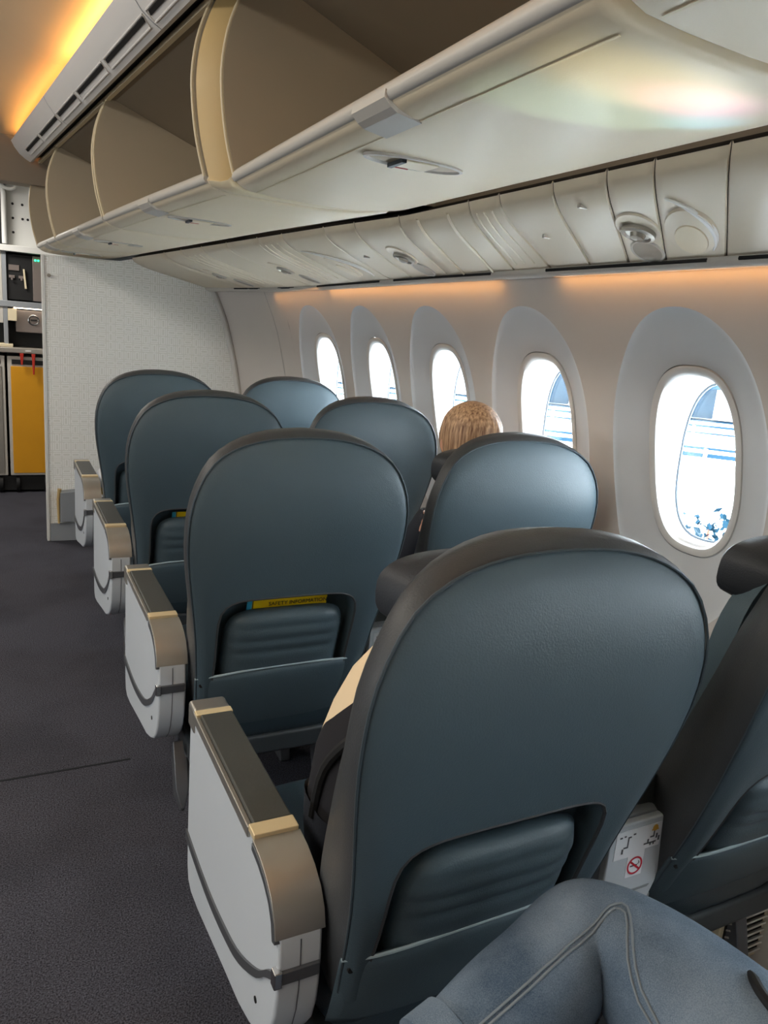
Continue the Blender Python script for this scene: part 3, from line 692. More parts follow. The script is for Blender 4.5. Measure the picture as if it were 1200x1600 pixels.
def outline(half, n=33):
    h = catmull([(x, 0, z) for x, z in half], n); r = [(p.x, p.z) for p in h]; r[0] = (0, r[0][1]); r[-1] = (0, r[-1][1])
    return r+[(-x, z) for x, z in reversed(r[1:-1])]
OR, OM, OF = outline(REAR), outline(MID), outline(FRONT)
NO = len(OR)
CEN = (0.0, 0.62)
def opening(p):
    """point of the pocket opening in the direction of outline point p, a rounded frame"""
    dx, dz = p[0]-CEN[0], p[1]-CEN[1]; L_ = math.hypot(dx, dz); c, s_ = abs(dx)/L_, dz/L_
    hx = 0.182+0.008*max(0, s_); hz = 0.155 if s_ > 0 else 0.20
    r = 1.0/((c/hx)**6+(abs(s_)/hz)**6)**(1/6)
    return (CEN[0]-.012+dx/L_*r, CEN[1]+dz/L_*r)
OP = [opening(p) for p in OR]
def make_seat_back(t, with_card):
    b = MB(); rings = []
    def rear(p, q, k):
        x = p[0]+(q[0]-p[0])*k; z = p[1]+(q[1]-p[1])*k
        return (x, yrear(z)-0.014*math.sin(min(1, k*1.6)*PI/2), z)
    # from the hidden floor of the recess outwards over the rear panel, round the rim to the front
    rings.append([(p[0]*.9, yrear(p[1])+.045, CEN[1]+(p[1]-CEN[1])*.9) for p in OP])
    rings.append([(p[0]*.985, yrear(p[1])+.040, CEN[1]+(p[1]-CEN[1])*.985) for p in OP])
    rings.append([(p[0], yrear(p[1])+.004, p[1]) for p in OP])
    for k in (1.0, .97, .85, .7, .55, .4, .25, .12, .04):
        rings.append([rear(p, q, k) for p, q in zip(OR, OP)])
    rings.append([(p[0]*.997, yrear(p[1])+.004, p[1]-.001) for p in OR])
    b.loft(rings, True, True, False); back = b.build('backrest', M['leather'], t, angle=60)
    b = MB(); rings = [[(p[0]*.997, yrear(p[1])+.003, p[1]-.001) for p in OR]]
    rings.append([(p[0]*.3+q[0]*.7, yrear(p[1])+.012, p[1]*.3+q[1]*.7) for p, q in zip(OR, OM)])
    rings.append([(q[0], yrear(q[1])+.036, q[1]) for q in OM])
    rings.append([(q[0]*.6+p[0]*.4, yrear(q[1])+.075, q[1]*.6+p[1]*.4) for q, p in zip(OM, OF)])
    rings.append([(p[0], yrear(p[1])+.115, p[1]) for p in OF])
    rings.append([(p[0]*.9, yrear(p[1])+.130, CEN[1]+(p[1]-CEN[1])*.95) for p in OF])
    b.loft(rings, True, False, True)
    b.build('side_bolster', M['leather_dark'], t, angle=60)
    pp = MB(); pp.tube([(p[0], yrear(p[1])+.001, p[1]) for p in OR], 0.0022, 6, True)
    pp.build('piping', M['piping'], back)
    fr = MB(); fr.tube([(p[0], yrear(p[1])-.012, p[1]) for p in OP], 0.0035, 6, True); fr.build('pocket_binding', M['leather_dark'], back)
    # front bolster with headrest wings
    b = MB()
    def wing(k, wx, y): return [(wx*math.copysign(abs(math.cos(a))**.6, math.cos(a)), y, 1.065+.07*math.copysign(abs(math.sin(a))**.7, math.sin(a))*k) for a in [2*PI*j/40 for j in range(40)]]
    b.loft([wing(.7, .13, .06), wing(.85, .15, .10), wing(.9, .166, .15), wing(.85, .17, .185), wing(.7, .15, .20), wing(.5, .10, .18)])
    b.build('headrest', M['headrest'], t)
    b = MB(); b.loft([[(.20*c, .10, .80+.30*s_) for c, s_ in [(math.copysign(abs(math.cos(a))**.5, math.cos(a)), math.copysign(abs(math.sin(a))**.5, math.sin(a))) for a in [2*PI*j/36 for j in range(36)]]],
                      [(.18*c, .155+.03*(1-s_)*.3, .80+.27*s_) for c, s_ in [(math.copysign(abs(math.cos(a))**.5, math.cos(a)), math.copysign(abs(math.sin(a))**.5, math.sin(a))) for a in [2*PI*j/36 for j in range(36)]]]])
    b.build('back_cushion', M['leather'], t)
    # quilted inner pocket in the recess
    b = MB(); rr = []
    cs = [(math.copysign(abs(math.cos(a))**.28, math.cos(a)), math.copysign(abs(math.sin(a))**.28, math.sin(a))) for a in [2*PI*j/64 for j in range(64)]]
    def wave(z): return .0055*sum(math.exp(-((z-c)/.010)**2) for c in (.688, .652, .618))
    b = MB(); nx_, nz_ = 24, 34; rr = []
    for iz in range(nz_+1):
        v = -1+2*iz/nz_; row = []
        for ix in range(nx_+1):
            u = -1+2*ix/nx_; k = (abs(u)**6+abs(v)**6)**(1/6); q = max(abs(u), abs(v)); f = q/k if k > 0 else 1
            x = -.012+.158*u*f; z = .592+.138*v*f
            row.append((x, yrear(z)-.004-.016*(1-q**4)+.022*q**14+wave(z)*(1-q**4), z))
        rr.append(row)
    b.loft(rr, False)
    ip = b.build('inner_pocket', M['leather'], t, solid=.012)
    for zc in (.688, .652, .618):
        b = MB(); b.tube([(x-.012, yrear(zc)-.012+.006*(abs(x)/.14)**3, zc+.002*(1-(x/.14)**2)) for x in [-.135+.27*k/10 for k in range(11)]], 0.0018, 5); b.build('crease', M['leather_dark'], ip)
    # literature pocket: a bowed sheet hung across the lower back
    def flap(u, v):
        x = .222*u-.012; top = .565-.022*abs(u)**3+.004*u; z = .372+(top-.372)*v-.012*(1-abs(u)**2)*(1-v)
        y = yrear(z)-.012-.024*(1-abs(u)**3)*(.35+.65*v)*(.4+.6*math.sin(PI*min(1, v*.9+.1))**.5)
        return (x*(1-.04*(1-v)), y+.018*abs(u)**6, z)
    b = MB(); b.loft([[flap(-1+2*i/20, v) for i in range(21)] for v in [j/10 for j in range(11)]], False)
    lp_ = b.build('literature_pocket', M['leather'], t, solid=.006)
    b = MB(); b.tube([(p[0], p[1]-.004, p[2]+.001) for p in [flap(-1+2*i/20, 1) for i in range(21)]], 0.0030, 6); b.build('edge_piping', M['thread'], lp_)
    for u in (-.94, .94):
        p = flap(u, .88); b = MB(); b.disc((p[0], p[1]-.003, p[2]), (0, -1, 0), .0055, .004, 14); b.build('snap_button', M['black'], lp_)
    return back
def arm_path(z_in=0.0):
    return [(.70,.648),(.235,.648),(.20,.644),(.168,.634),(.140,.617),(.122,.594),(.113,.565),(.110,.52),(.111,.47),(.116,.43),(.128,.39),(.150,.355),(.185,.325),(.23,.303),(.29,.282),(.40,.262),(.60,.222),(.66,.216),(.69,.228),(.702,.262),(.705,.32),(.705,.55)]
def make_armrest(t):
    x0, x1 = -.318, -.248
    poly = arm_path()
    b = MB(); b.prism(poly, 'x', x0, x1); arm = b.build('armrest', M['plastic_white'], t, bevel=.006, seg=3, angle=30)
    def band(pts, th, xa, xb, name, m_, bev=.001):
        """a strip of thickness th following pts (y,z) outside the body"""
        P = [Vector((0, p[0], p[1])) for p in pts]; outer = []
        for i, p in enumerate(P):
            d = (P[min(i+1, len(P)-1)]-P[max(i-1, 0)]).normalized(); n = Vector((0, d.z, -d.y)); outer.append(p+n*th)
        ring = lambda x: [(x, p.y, p.z) for p in P]+[(x, p.y, p.z) for p in reversed(outer)]
        bb = MB(); bb.loft([ring(xa), ring(xb)]); return bb.build(name, m_, arm, bevel=bev, angle=35)
    cap = [(.238,.649),(.235,.649),(.20,.645),(.168,.635),(.140,.618),(.122,.595),(.113,.566)]
    band(cap, -.006, x0-.005, x1+.004, 'end_cap', M['steel'])
    band([(p[0]+.0005, p[1]-.006) for p in cap], -.013, x0-.006, x0+.003, 'cap_rim', M['frame'])
    b = MB(); b.box(x0-.003, x1+.002, .237, .268, .644, .6565); b.build('rear_band', M['gold'], arm, bevel=.002)
    b = MB(); b.box(x0-.003, x1+.002, .634, .655, .644, .6565); b.build('front_band', M['gold'], arm, bevel=.002)
    b = MB(); b.box(x0+.004, x1, .266, .634, .644, .6575); b.build('pad', M['pad'], arm, bevel=.004, seg=3)
    b = MB(); b.box(x0-.004, x1+.003, .655, .708, .600, .6545); b.build('front_cap', M['steel'], arm, bevel=.008, seg=3)
    b = MB(); b.box(x0-.005, x0+.004, .266, .655, .632, .652); b.build('side_rail', M['steel'], arm, bevel=.002)
    strip = catmull([(0, .706, .335), (0, .60, .333), (0, .50, .336), (0, .40, .350), (0, .30, .376), (0, .20, .432), (0, .150, .478), (0, .112, .505)], 28)
    b = MB(); b.loft([[(x, p.y-dz*.5*max(0, min(1, (.4-p.y)/.3)), p.z+dz) for x, dz in ((x0-.004, -.011), (x0-.004, .011), (x0+.004, .011), (x0+.004, -.011))] for p in strip]); b.build('metal_strip', M['frame'], arm, angle=50)
    b = MB(); b.box(x0-.005, x1-.004, .1045, .116, .493, .515); b.build('strip_end', M['frame'], arm, bevel=.002)
    b = MB(); b.box(x0-.007, x0+.006, .1025, .120, .490, .518); b.build('strip_corner', M['chrome'], arm, bevel=.002)
    b = MB(); b.loft([[(x, p[0]-.001, p[1]) for p in [(.113, .56), (.110, .52), (.111, .47), (.116, .43), (.128, .39), (.150, .355), (.185, .325)]] for x in (-.2840, -.2820)], False); b.build('joint_line', M['ink_grey'], arm, smooth=False)
    b = MB(); b.disc((x0-.0015, .200, .380), (1, 0, 0), .0055, .003, 14); b.build('screw_hole', M['black'], arm)
    return arm
def make_seat(kind):
    lab = 'seat'
    t = thing('airline_seat', (0, 0, 0), lab, 'airplane seat', 'blue leather seats in two columns')
    make_seat_back(t, True)
    b = MB()
    cs = [(math.copysign(abs(math.cos(a))**.35, math.cos(a)), math.copysign(abs(math.sin(a))**.35, math.sin(a))) for a in [2*PI*j/48 for j in range(48)]]
    b.loft([[(.225*c*k, .37+.27*s_*k, z) for c, s_ in cs] for k, z in ((.96, .33), (1.0, .35), (1.0, .43), (.97, .462), (.85, .478), (.5, .482))]); b.build('seat_cushion', M['cushion'], t)
    b = MB(); b.box(-.235, .235, .10, .60, .27, .33); b.build('seat_pan', M['plastic_dark'], t, bevel=.01)
    for sx in (-1, 1):
        b = MB(); b.loft([[(sx*.17+dx, y, z) for dx, y, z in ((-.018, ya, za), (.018, ya, za), (.018, yb, za), (-.018, yb, za))] for za, ya, yb in ((.0, .08, .20), (.012, .08, .20), (.10, .13, .18), (.28, .18, .24))]); b.build('leg', M['frame'], t, bevel=.004)
        b = MB(); b.loft([[(sx*.17+dx, y, z) for dx, y, z in ((-.018, ya, za), (.018, ya, za), (.018, yb, za), (-.018, yb, za))] for za, ya, yb in ((.0, .46, .58), (.012, .46, .58), (.10, .49, .54), (.28, .48, .54))]); b.build('leg', M['frame'], t, bevel=.004)
    for yy in (.16, .50): b = MB(); b.tube([(-.235, yy, .29), (.235, yy, .29)], .02, 12); b.build('cross_beam', M['frame'], t)
    if kind == 'aisle':
        make_armrest(t)
        b = MB(); b.loft([[(-.262, .20, .30), (-.222, .20, .30), (-.222, .22, .27), (-.262, .22, .27)], [(-.268, .12, .20), (-.232, .12, .20), (-.232, .15, .165), (-.268, .15, .165)], [(-.256, .10, .15), (-.246, .10, .15), (-.246, .11, .135), (-.256, .11, .135)]])
        b.build('pedal_bracket', M['frame'], t, bevel=.004)
    return t
PITCH = 0.953
rows = [0.75+PITCH*k for k in range(4)]
AX, WX = 0.650, 1.290
aisle_labels = ['large blue seat back nearest the camera, aisle side, black-bound pocket above the jeans knee', 'aisle seat in the second row, yellow SAFETY INFORMATION card showing in its pocket',
                'aisle seat in the third row, only the left half of its pocket showing', 'farthest aisle seat, against the white patterned partition']
window_labels = ['window seat at the right edge, cut off by the frame, nearest row', 'window seat with the blonde passenger in front of it', 'window seat in the third row, between the blonde head and the tall aisle seats', 'farthest window seat, only its rounded top showing by the partition']
pa = make_seat('aisle'); pw = make_seat('window')
seats = []
for k, y in enumerate(rows):
    a = pa if k == 0 else copy_tree(pa); a.location = (AX, y, 0); a['label'] = aisle_labels[k]
    b_ = pw if k == 0 else copy_tree(pw); b_.location = (WX+(.015 if k == 0 else 0), y, 0); b_['label'] = window_labels[k]
    seats.append((a, b_))
    if k == 0: first_w = b_
def recline(t, deg):
    pv = Vector((0, .06, .42)); mm = Matrix.Translation(pv) @ Matrix.Rotation(math.radians(deg), 4, 'X') @ Matrix.Translation(-pv)
    for ch in t.children:
        if ch.name.split('.')[0] in ('backrest', 'side_bolster', 'headrest', 'back_cushion', 'inner_pocket', 'literature_pocket'): ch.matrix_local = mm
recline(first_w, 5.0)
# consoles between the two columns of seats, with placards on their rear plates
def make_console():
    t = thing('center_console', (0, 0, 0), 'console', 'console', 'grey consoles between paired seats')
    def sec(w0, w1, zb, zt, y, r=.03):
        pts = []
        cx = (w0+w1)/2; hx = (w1-w0)/2; cz = (zb+zt)/2; hz = (zt-zb)/2
        for j in range(28):
            a = 2*PI*j/28; c, s_ = math.cos(a), math.sin(a)
            pts.append((cx+hx*math.copysign(abs(c)**.4, c), y, cz+hz*math.copysign(abs(s_)**.4, s_)))
        return pts
    b = MB(); b.loft([sec(-.072, .072, .36, .62, .085), sec(-.078, .078, .33, .625, .095), sec(-.07, .07, .33, .63, .55), sec(-.06, .06, .36, .62, .58)]); body = b.build('body', M['plastic_grey'], t, angle=50)
    b = MB(); b.loft([sec(-.06, .06, .60, .69, .10), sec(-.068, .068, .59, .705, .13), sec(-.06, .06, .60, .70, .52), sec(-.05, .05, .61, .69, .56)]); b.build('armrest_pad', M['pad'], t, angle=50)
    # rear plate, upper edge rounded towards the seats
    b = MB(); b.prism([(-.072, .42), (.040, .42), (.062, .47), (.074, .54), (.076, .615), (-.072, .615)], 'y', .070, .086); pl = b.build('rear_plate', M['plastic_white'], t, bevel=.004)
    b = MB(); b.prism([(-.05, .466), (.04, .466), (.045, .470), (-.05, .470)], 'y', .0685, .0705); b.build('plate_seam', M['plastic_grey'], pl, smooth=False)
    y = .0692
    b = MB(); b.prism([(-.058, .545), (-.022, .545), (-.022, .500), (.018, .500), (.018, .553), (.052, .553), (.052, .602), (-.058, .602)], 'y', y, .0702); st = b.build('placard', M['sticker'], pl, smooth=False)
    st['label'] = 'white placard with seat pictograms and a no-smoking sign'
    b = MB(); c0 = (-.002, .523); n = 28
    b.loft([[(c0[0]+r*math.cos(2*PI*j/n), yy, c0[1]+r*math.sin(2*PI*j/n)) for j in range(n)] for r, yy in ((.0185, y-.0003), (.0185, y-.0007), (.0150, y-.0007), (.0150, y-.0003))], True, False, False)
    ca, sa = math.cos(2.45), math.sin(2.45)
    b.add([(c0[0]+u*ca-v*sa, y-.0006, c0[1]+u*sa+v*ca) for u, v in ((-.016, -.002), (.016, -.002), (.016, .002), (-.016, .002))], [(0, 1, 2, 3)])
    b.build('no_smoking_sign', M['sticker_red'], st, smooth=False)
    b = MB()
    b.box(c0[0]-.011, c0[0]+.006, y-.0005, y-.0002, c0[1]-.0015, c0[1]+.0015); b.tube([(c0[0]+.007, y-.0003, c0[1]+.001), (c0[0]+.010, y-.0003, c0[1]+.004), (c0[0]+.008, y-.0003, c0[1]+.008)], .0008, 5)
    # seat pictograms: upright seat with arrow, seated figures row
    for px, pz, w_, h_ in ((-.030, .566, .003, .020), (-.038, .566, .011, .003), (-.042, .556, .004, .010), (-.030, .586, .008, .003), (-.040, .590, .005, .003), (-.050, .589, .006, .003), (-.018, .590, .006, .003),
                           (.033, .574, .003, .014), (.026, .574, .007, .003), (.040, .570, .004, .010), (.020, .564, .004, .008), (.012, .562, .030, .003), (.046, .564, .004, .010), (.027, .558, .003, .006), (.035, .558, .003, .006)):
        b.box(px, px+w_, y-.0006, y-.0003, pz, pz+h_)
    b.build('pictogram', M['ink_grey'], st, smooth=False)
    b = MB(); b.disc((.036, y-.0002, .593), (0, -1, 0), .0065, .0005, 16); b.box(.028, .044, y-.0007, y-.0002, .588, .591); b.build('lamp_symbol', M['sticker_orange'], st, smooth=False)
    return t
pc = make_console()
clabels = ['grey console with no-smoking placard, right of the nearest seat back', 'grey console of the second row, a sliver of white plate left of the nearest headrest', 'grey console of the third row, hidden low between its seats', 'grey console of the farthest row beside the partition']
for k, y in enumerate(rows[:3]):
    c = pc if k == 0 else copy_tree(pc); c.location = (1.012 if k == 0 else .985, y+.02, 0); c['label'] = clabels[k]
# safety cards tucked behind the inner pockets
def make_card(row, zt, label):
    L = Vector((AX-.004, row, zt)); t = thing('safety_card', tuple(L+Vector((0, .036, -.02))), label, 'card', 'yellow safety cards in the seat pockets')
    def sheet(xa, xb, za, zb, d, th): # a slip between heights za..zb, d in front of the card face
        b = MB(); P = [(xa, row+yrear(z)+.026-d, z) for z in (za, zb)]; b.loft([[(x, row+yrear(z)+.026-d+k, z) for x, z, k in ((xa, za, 0), (xb, za, 0), (xb, zb, 0), (xa, zb, 0))], [(x, row+yrear(z)+.026-d+th, z) for x, z in ((xa, za), (xb, za), (xb, zb), (xa, zb))]]); return b
    sheet(L.x-.105, L.x+.105, zt-.05, zt, 0, .0012).build('card', M['card_yellow'], t, smooth=False)
    sheet(L.x-.113, L.x-.0995, zt-.05, zt, .001, .0007).build('cyan_stripe', M['card_cyan'], t, smooth=False)
    sheet(L.x-.098, L.x-.0965, zt-.05, zt, .001, .0007).build('black_rule', M['ink'], t, smooth=False)
    sheet(L.x+.094, L.x+.105, zt-.006, zt, .001, .0007).build('red_corner', M['sticker_red'], t, smooth=False)
    text_mesh('lettering', 'SAFETY INFORMATION', .0155, M['ink'], t, Matrix.Translation((L.x+.025, row+yrear(zt-.027)+.026-.0014, zt-.027)) @ Matrix.Rotation(PI/2+.2, 4, 'X'))
    return t
make_card(rows[1], .768, 'yellow card with cyan end reading SAFETY INFORMATION in the second aisle seat pocket')
make_card(rows[2], .752, 'yellow card edge peeking from the third aisle seat pocket')

# ------------------------------------------------------------------ things in the seats
bag = thing('tote_bag', (AX-.07, 1.02, .482), 'cream and black patterned tote bag on the nearest seat, left of its back', 'bag')
b = MB()
def bsec(z, hx, hy, ox, oy):
    out = []
    for j in range(40):
        a = 2*PI*j/40; c, s_ = math.cos(a), math.sin(a)
        out.append((AX-.055+ox+hx*math.copysign(abs(c)**.6, c), 1.055+oy+hy*math.copysign(abs(s_)**.6, s_)*(1+.05*math.sin(5*a+z*20)), z+.006*math.sin(3*a)))
    return out
b.loft([bsec(.492, .12, .06, 0, 0), bsec(.52, .135, .075, 0, 0), bsec(.62, .140, .085, 0, 0), bsec(.72, .135, .085, 0.005, -.005), bsec(.80, .120, .080, .012, -.01), bsec(.87, .10, .068, .02, -.018), bsec(.915, .075, .05, .03, -.022), bsec(.935, .04, .025, .035, -.025)])
bb = b.build('body', M['bag'], bag)
b = MB(); b.loft([bsec(.490, .124, .064, 0, 0), bsec(.52, .139, .079, 0, 0), bsec(.58, .143, .088, 0, 0), bsec(.64, .144, .090, .0, -.001)], True, True, False); b.build('base_panel', M['navy'], bag)
b = MB(); b.tube(catmull([(AX-.196, 1.05, .62), (AX-.190, 1.03, .72), (AX-.165, .98, .80), (AX-.10, .955, .84), (AX-.04, .965, .86), (AX+.0, 1.0, .90)], 20), .009, 8); b.build('strap', M['black'], bag)

mag = thing('magazine', (0.452, rows[3]+.30, .60), 'rolled white and yellow magazine beside the farthest armrest', 'magazine')
b = MB(); b.loft([[(.452-.035+.07*u, rows[3]+.20, .60+.035*math.sin(PI*u)) for u in [j/8 for j in range(9)]], [(.452-.035+.07*u, rows[3]+.42, .635+.035*math.sin(PI*u)) for u in [j/8 for j in range(9)]]], False); b.build('cover', M['sticker'], mag, solid=.006)
b = MB(); b.loft([[(.452-.035+.07*u, rows[3]+.195, .57+.03*math.sin(PI*u)) for u in [j/8 for j in range(9)]], [(.452-.035+.07*u, rows[3]+.30, .59+.03*math.sin(PI*u)) for u in [j/8 for j in range(9)]]], False); b.build('inner_pages', M['card_yellow'], mag, solid=.006)

pk = thing('literature_pocket', (.335, 5.0, .12), 'small grey block with a tan edge low on the partition, left of the farthest armrest', 'pocket')  # simple block for an unclear tan and grey shape
b = MB(); b.loft([[(.292, 5.014, .13), (.395, 5.014, .13), (.395, 4.985, .13), (.300, 4.985, .13)], [(.292, 5.014, .33), (.395, 5.014, .34), (.395, 4.972, .33), (.300, 4.972, .32)]]); b.build('grey_block', M['plastic_grey'], pk, bevel=.004)
b = MB(); b.tube([(.290, 5.0, .12), (.288, 4.995, .20), (.287, 4.99, .28), (.296, 4.985, .345)], [.007, .008, .009, .012], 10); b.build('edge_strip', M['tan'], pk)
# ------------------------------------------------------------------ people
def skin_body(name, verts, edges, m_, parent=None, levels=2, root=0):
    me = bpy.data.meshes.new(name); off = ORG.get(parent.name, Vector()) if parent else Vector()
    me.from_pydata([tuple(Vector(v[0])-off) for v in verts], edges, []); me.update()
    o = bpy.data.objects.new(name, me); COL.objects.link(o)
    if parent: o.parent = parent; ORG[o.name] = off
    s_ = o.modifiers.new('skin', 'SKIN'); s_.branch_smoothing = 0.6; s_.use_smooth_shade = True
    for i, v in enumerate(verts):
        r = v[1] if isinstance(v[1], tuple) else (v[1], v[1])
        me.skin_vertices[0].data[i].radius = r; me.skin_vertices[0].data[i].use_root = (i == root)
    sb = o.modifiers.new('sub', 'SUBSURF'); sb.levels = levels; sb.render_levels = levels
    dg = bpy.context.evaluated_depsgraph_get(); dg.update()
    m2 = bpy.data.meshes.new_from_object(o.evaluated_get(dg)); o.modifiers.clear(); o.data = m2
    m2.materials.clear(); m2.materials.append(m_)
    for p in m2.polygons: p.use_smooth = True
    return o
def hand_chains(wrist, direction, palm_n, side, mat_, parent, name='hand', length=0.17):
    """a relaxed hand of palm, four bent fingers and a thumb, one skinned mesh"""
    W = Vector(wrist); d = Vector(direction).normalized(); n = Vector(palm_n).normalized(); s_ = d.cross(n).normalized()*side
    V = [(W, .022), (W+d*.045, (.030, .016)), (W+d*.080, (.034, .014))]; E = [(0, 1), (1, 2)]
    for i, (off, ln) in enumerate(((-.028, .066), (-.009, .076), (.010, .072), (.027, .056))):
        k = len(V); p = W+d*.085+s_*off
        q1 = p+d*ln*.42+n*.008; q2 = q1+d*ln*.30+n*.016; q3 = q2+d*ln*.18+n*.020
        V += [(p, .0095), (q1, .0088), (q2, .0080), (q3, .0068)]; E += [(2, k), (k, k+1), (k+1, k+2), (k+2, k+3)]
    k = len(V); p = W+d*.03-s_*.030; V += [(p, .011), (p+d*.030-s_*.016+n*.010, .010), (p+d*.052-s_*.018+n*.020, .0085)]; E += [(1, k), (k, k+1), (k+1, k+2)]
    return skin_body(name, V, E, mat_, parent, 2)
# blonde passenger in the second window seat
PY = rows[1]+.33
per = thing('person', (1.32, PY, .482), 'person with blonde hair seen from behind in the second window seat', 'person')
hd = Vector((1.345, PY+.005, 1.115))
V = [((1.31, PY-.04, .56), (.17, .12)), ((1.315, PY-.045, .68), (.155, .105)), ((1.32, PY-.035, .80), (.17, .11)), ((1.325, PY-.025, .895), (.125, .085)), ((1.335, PY-.01, .965), .050), ((1.342, PY+.0, 1.03), .048), ((1.345, PY+.01, 1.11), (.072, .086)), ((1.345, PY+.012, 1.165), (.066, .078)),
     ((1.215, PY-.035, .885), .062), ((1.165, PY-.02, .77), .048), ((1.150, PY+.05, .685), .042), ((1.175, PY+.24, .66), .030),
     ((1.435, PY-.035, .885), .062), ((1.49, PY-.0, .76), .048), ((1.485, PY+.06, .66), .042), ((1.42, PY+.22, .63), .030),
     ((1.24, PY+.05, .545), .085), ((1.22, PY+.40, .545), .065), ((1.22, PY+.42, .30), .052), ((1.22, PY+.42, .07), .040), ((1.22, PY+.53, .045), .035),
     ((1.39, PY+.05, .545), .085), ((1.41, PY+.40, .545), .065), ((1.41, PY+.42, .30), .052), ((1.41, PY+.42, .07), .040), ((1.41, PY+.53, .045), .035)]
E = [(0,1),(1,2),(2,3),(3,4),(4,5),(5,6),(6,7),(3,8),(8,9),(9,10),(10,11),(3,12),(12,13),(13,14),(14,15),(0,16),(16,17),(17,18),(18,19),(19,20),(0,21),(21,22),(22,23),(23,24),(24,25)]
body = skin_body('body', V, E, M['skin'], per)
# clothes: a sweater and trousers following the same skeleton, slightly larger
def grow(idx, k=.018):
    mp = {v: i for i, v in enumerate(idx)}
    vv = [(V[i][0], tuple(r+k for r in V[i][1]) if isinstance(V[i][1], tuple) else V[i][1]+k) for i in idx]
    return vv, [(mp[a], mp[c]) for a, c in E if a in mp and c in mp]
vv, ee = grow([0, 1, 2, 3, 8, 9, 10, 12, 13, 14]); skin_body('sweater', vv, ee, M['navy'], per)
vv, ee = grow([0, 16, 17, 18, 19, 21, 22, 23, 24]); skin_body('trousers', vv, ee, M['plastic_dark'], per)
hand_chains((1.178, PY+.25, .66), (.25, 1, -.1), (0, 0, -1), 1, M['skin'], per)
hand_chains((1.415, PY+.23, .63), (-.25, 1, -.1), (0, 0, -1), -1, M['skin'], per)
# hair: a cap of strands following the head
b = MB(); rings = []
for j in range(13):
    th = PI*0.02+PI*.66*j/12
    ring = []
    for k in range(64):
        a = 2*PI*k/64; r = .097*math.sin(th)*(1+.022*math.sin(k*9.0+j*.6)+.012*math.sin(k*23.0))
        back = .5-.5*math.sin(a)
        z = hd.z+.03+.104*math.cos(th)-(.05*back if j > 7 else 0)*((j-7)/5)
        ring.append((hd.x+r*math.cos(a)*.98, hd.y+.004+r*1.10*math.sin(a)-.006, z))
    rings.append(ring)
b.loft(rings, True, True, False); b.build('hair', M['hair'], per, solid=.006, angle=80)
for sx in (-1, 1):
    b = MB(); b.loft([[(hd.x+sx*(.085+.006*math.cos(a)*q), hd.y+.012+.016*math.cos(a)*q2, hd.z-.005+.030*math.sin(a)*q2) for a in [2*PI*k/14 for k in range(14)]] for q, q2 in ((1, .6), (1, 1), (2, .8))]); b.build('ear', M['skin'], per)
b = MB(); b.loft([[(hd.x+w_*math.cos(a), hd.y+.085+dy, hd.z+dz+.004*math.sin(a)) for a in [2*PI*k/10 for k in range(10)]] for w_, dy, dz in ((.008, 0, .035), (.010, .012, .012), (.014, .020, -.004), (.010, .004, -.012))]); b.build('nose', M['skin'], per)
b = MB(); b.loft([[(hd.x+.022*math.cos(a), hd.y+.082, hd.z-.040+.006*math.sin(a)) for a in [2*PI*k/14 for k in range(14)]], [(hd.x+.016*math.cos(a), hd.y+.090, hd.z-.040+.003*math.sin(a)) for a in [2*PI*k/14 for k in range(14)]]]); b.build('mouth', M['sticker_red'], per)

# traveller in the foreground: jeans, right leg crossed with the ankle on the other knee
trav = thing('person', (.60, .2, .0), 'person in blue jeans at bottom right, one leg crossed over, only the leg in view', 'person')
KN = Vector((.700, .625, .675)); HIP = Vector((.83, .02, .59)); ANK = Vector((.462, .585, .612))
V = [((.72, -.04, .58), (.16, .13)), (HIP, .105), (HIP.lerp(KN, .35), .112), (HIP.lerp(KN, .7), .106), (HIP.lerp(KN, .90), .092), (KN+Vector((-.02, .010, -.006)), .084), (KN.lerp(ANK, .35)+Vector((0, -.01, -.008)), .080), (KN.lerp(ANK, .68), .071), (ANK, .060), (ANK+(ANK-KN)*.05, .057),
     ((.60, .0, .57), .10), ((.47, .50, .50), .08), ((.46, .51, .28), .065), ((.46, .51, .09), .055)]
E = [(0,1),(1,2),(2,3),(3,4),(4,5),(5,6),(6,7),(7,8),(8,9),(0,10),(10,11),(11,12),(12,13)]
jeans = skin_body('jeans', V, E, M['denim'], trav, 3)

d = (ANK-KN).normalized()
b = MB(); u = d.orthogonal().normalized(); v_ = d.cross(u)
def ringat(c, r): return [c+u*math.cos(2*PI*k/32)*r+v_*math.sin(2*PI*k/32)*r for k in range(32)]
HE = ANK+d*.03
b.loft([ringat(HE-d*.03, .059), ringat(HE-d*.03, .062), ringat(HE+d*.012, .063), ringat(HE+d*.012, .056), ringat(HE-d*.02, .054)], True, False, False); b.build('hem', M['denim'], trav)
# lower leg skin, boot on the crossed foot, boot on the floor
bodyv = [(HIP, .085), (KN.lerp(HIP, .3), .060), (KN+Vector((-.02, .015, .0)), .045), (KN.lerp(ANK, .6), .045), (ANK, .045), (ANK+d*.07, .040), (Vector((.72, -.04, .58)), .12), (Vector((.60, 0, .57)), .085), (Vector((.47, .50, .50)), .065), (Vector((.46, .51, .28)), .05), (Vector((.46, .51, .06)), .042)]
skin_body('body', bodyv, [(6,0),(0,1),(1,2),(2,3),(3,4),(4,5),(6,7),(7,8),(8,9),(9,10)], M['skin'], trav)
bt = skin_body('boot', [(ANK+d*.045, .050), (ANK+d*.09+Vector((0, 0, -.012)), .048), (ANK+d*.12+Vector((0, -.01, -.02)), .046), (ANK+d*.14+Vector((.01, -.07, -.02)), (.045, .038)), (ANK+d*.14+Vector((.02, -.15, -.02)), (.042, .030))], [(0,1),(1,2),(2,3),(3,4)], M['brown'], trav); bt['label'] = 'brown leather boot'
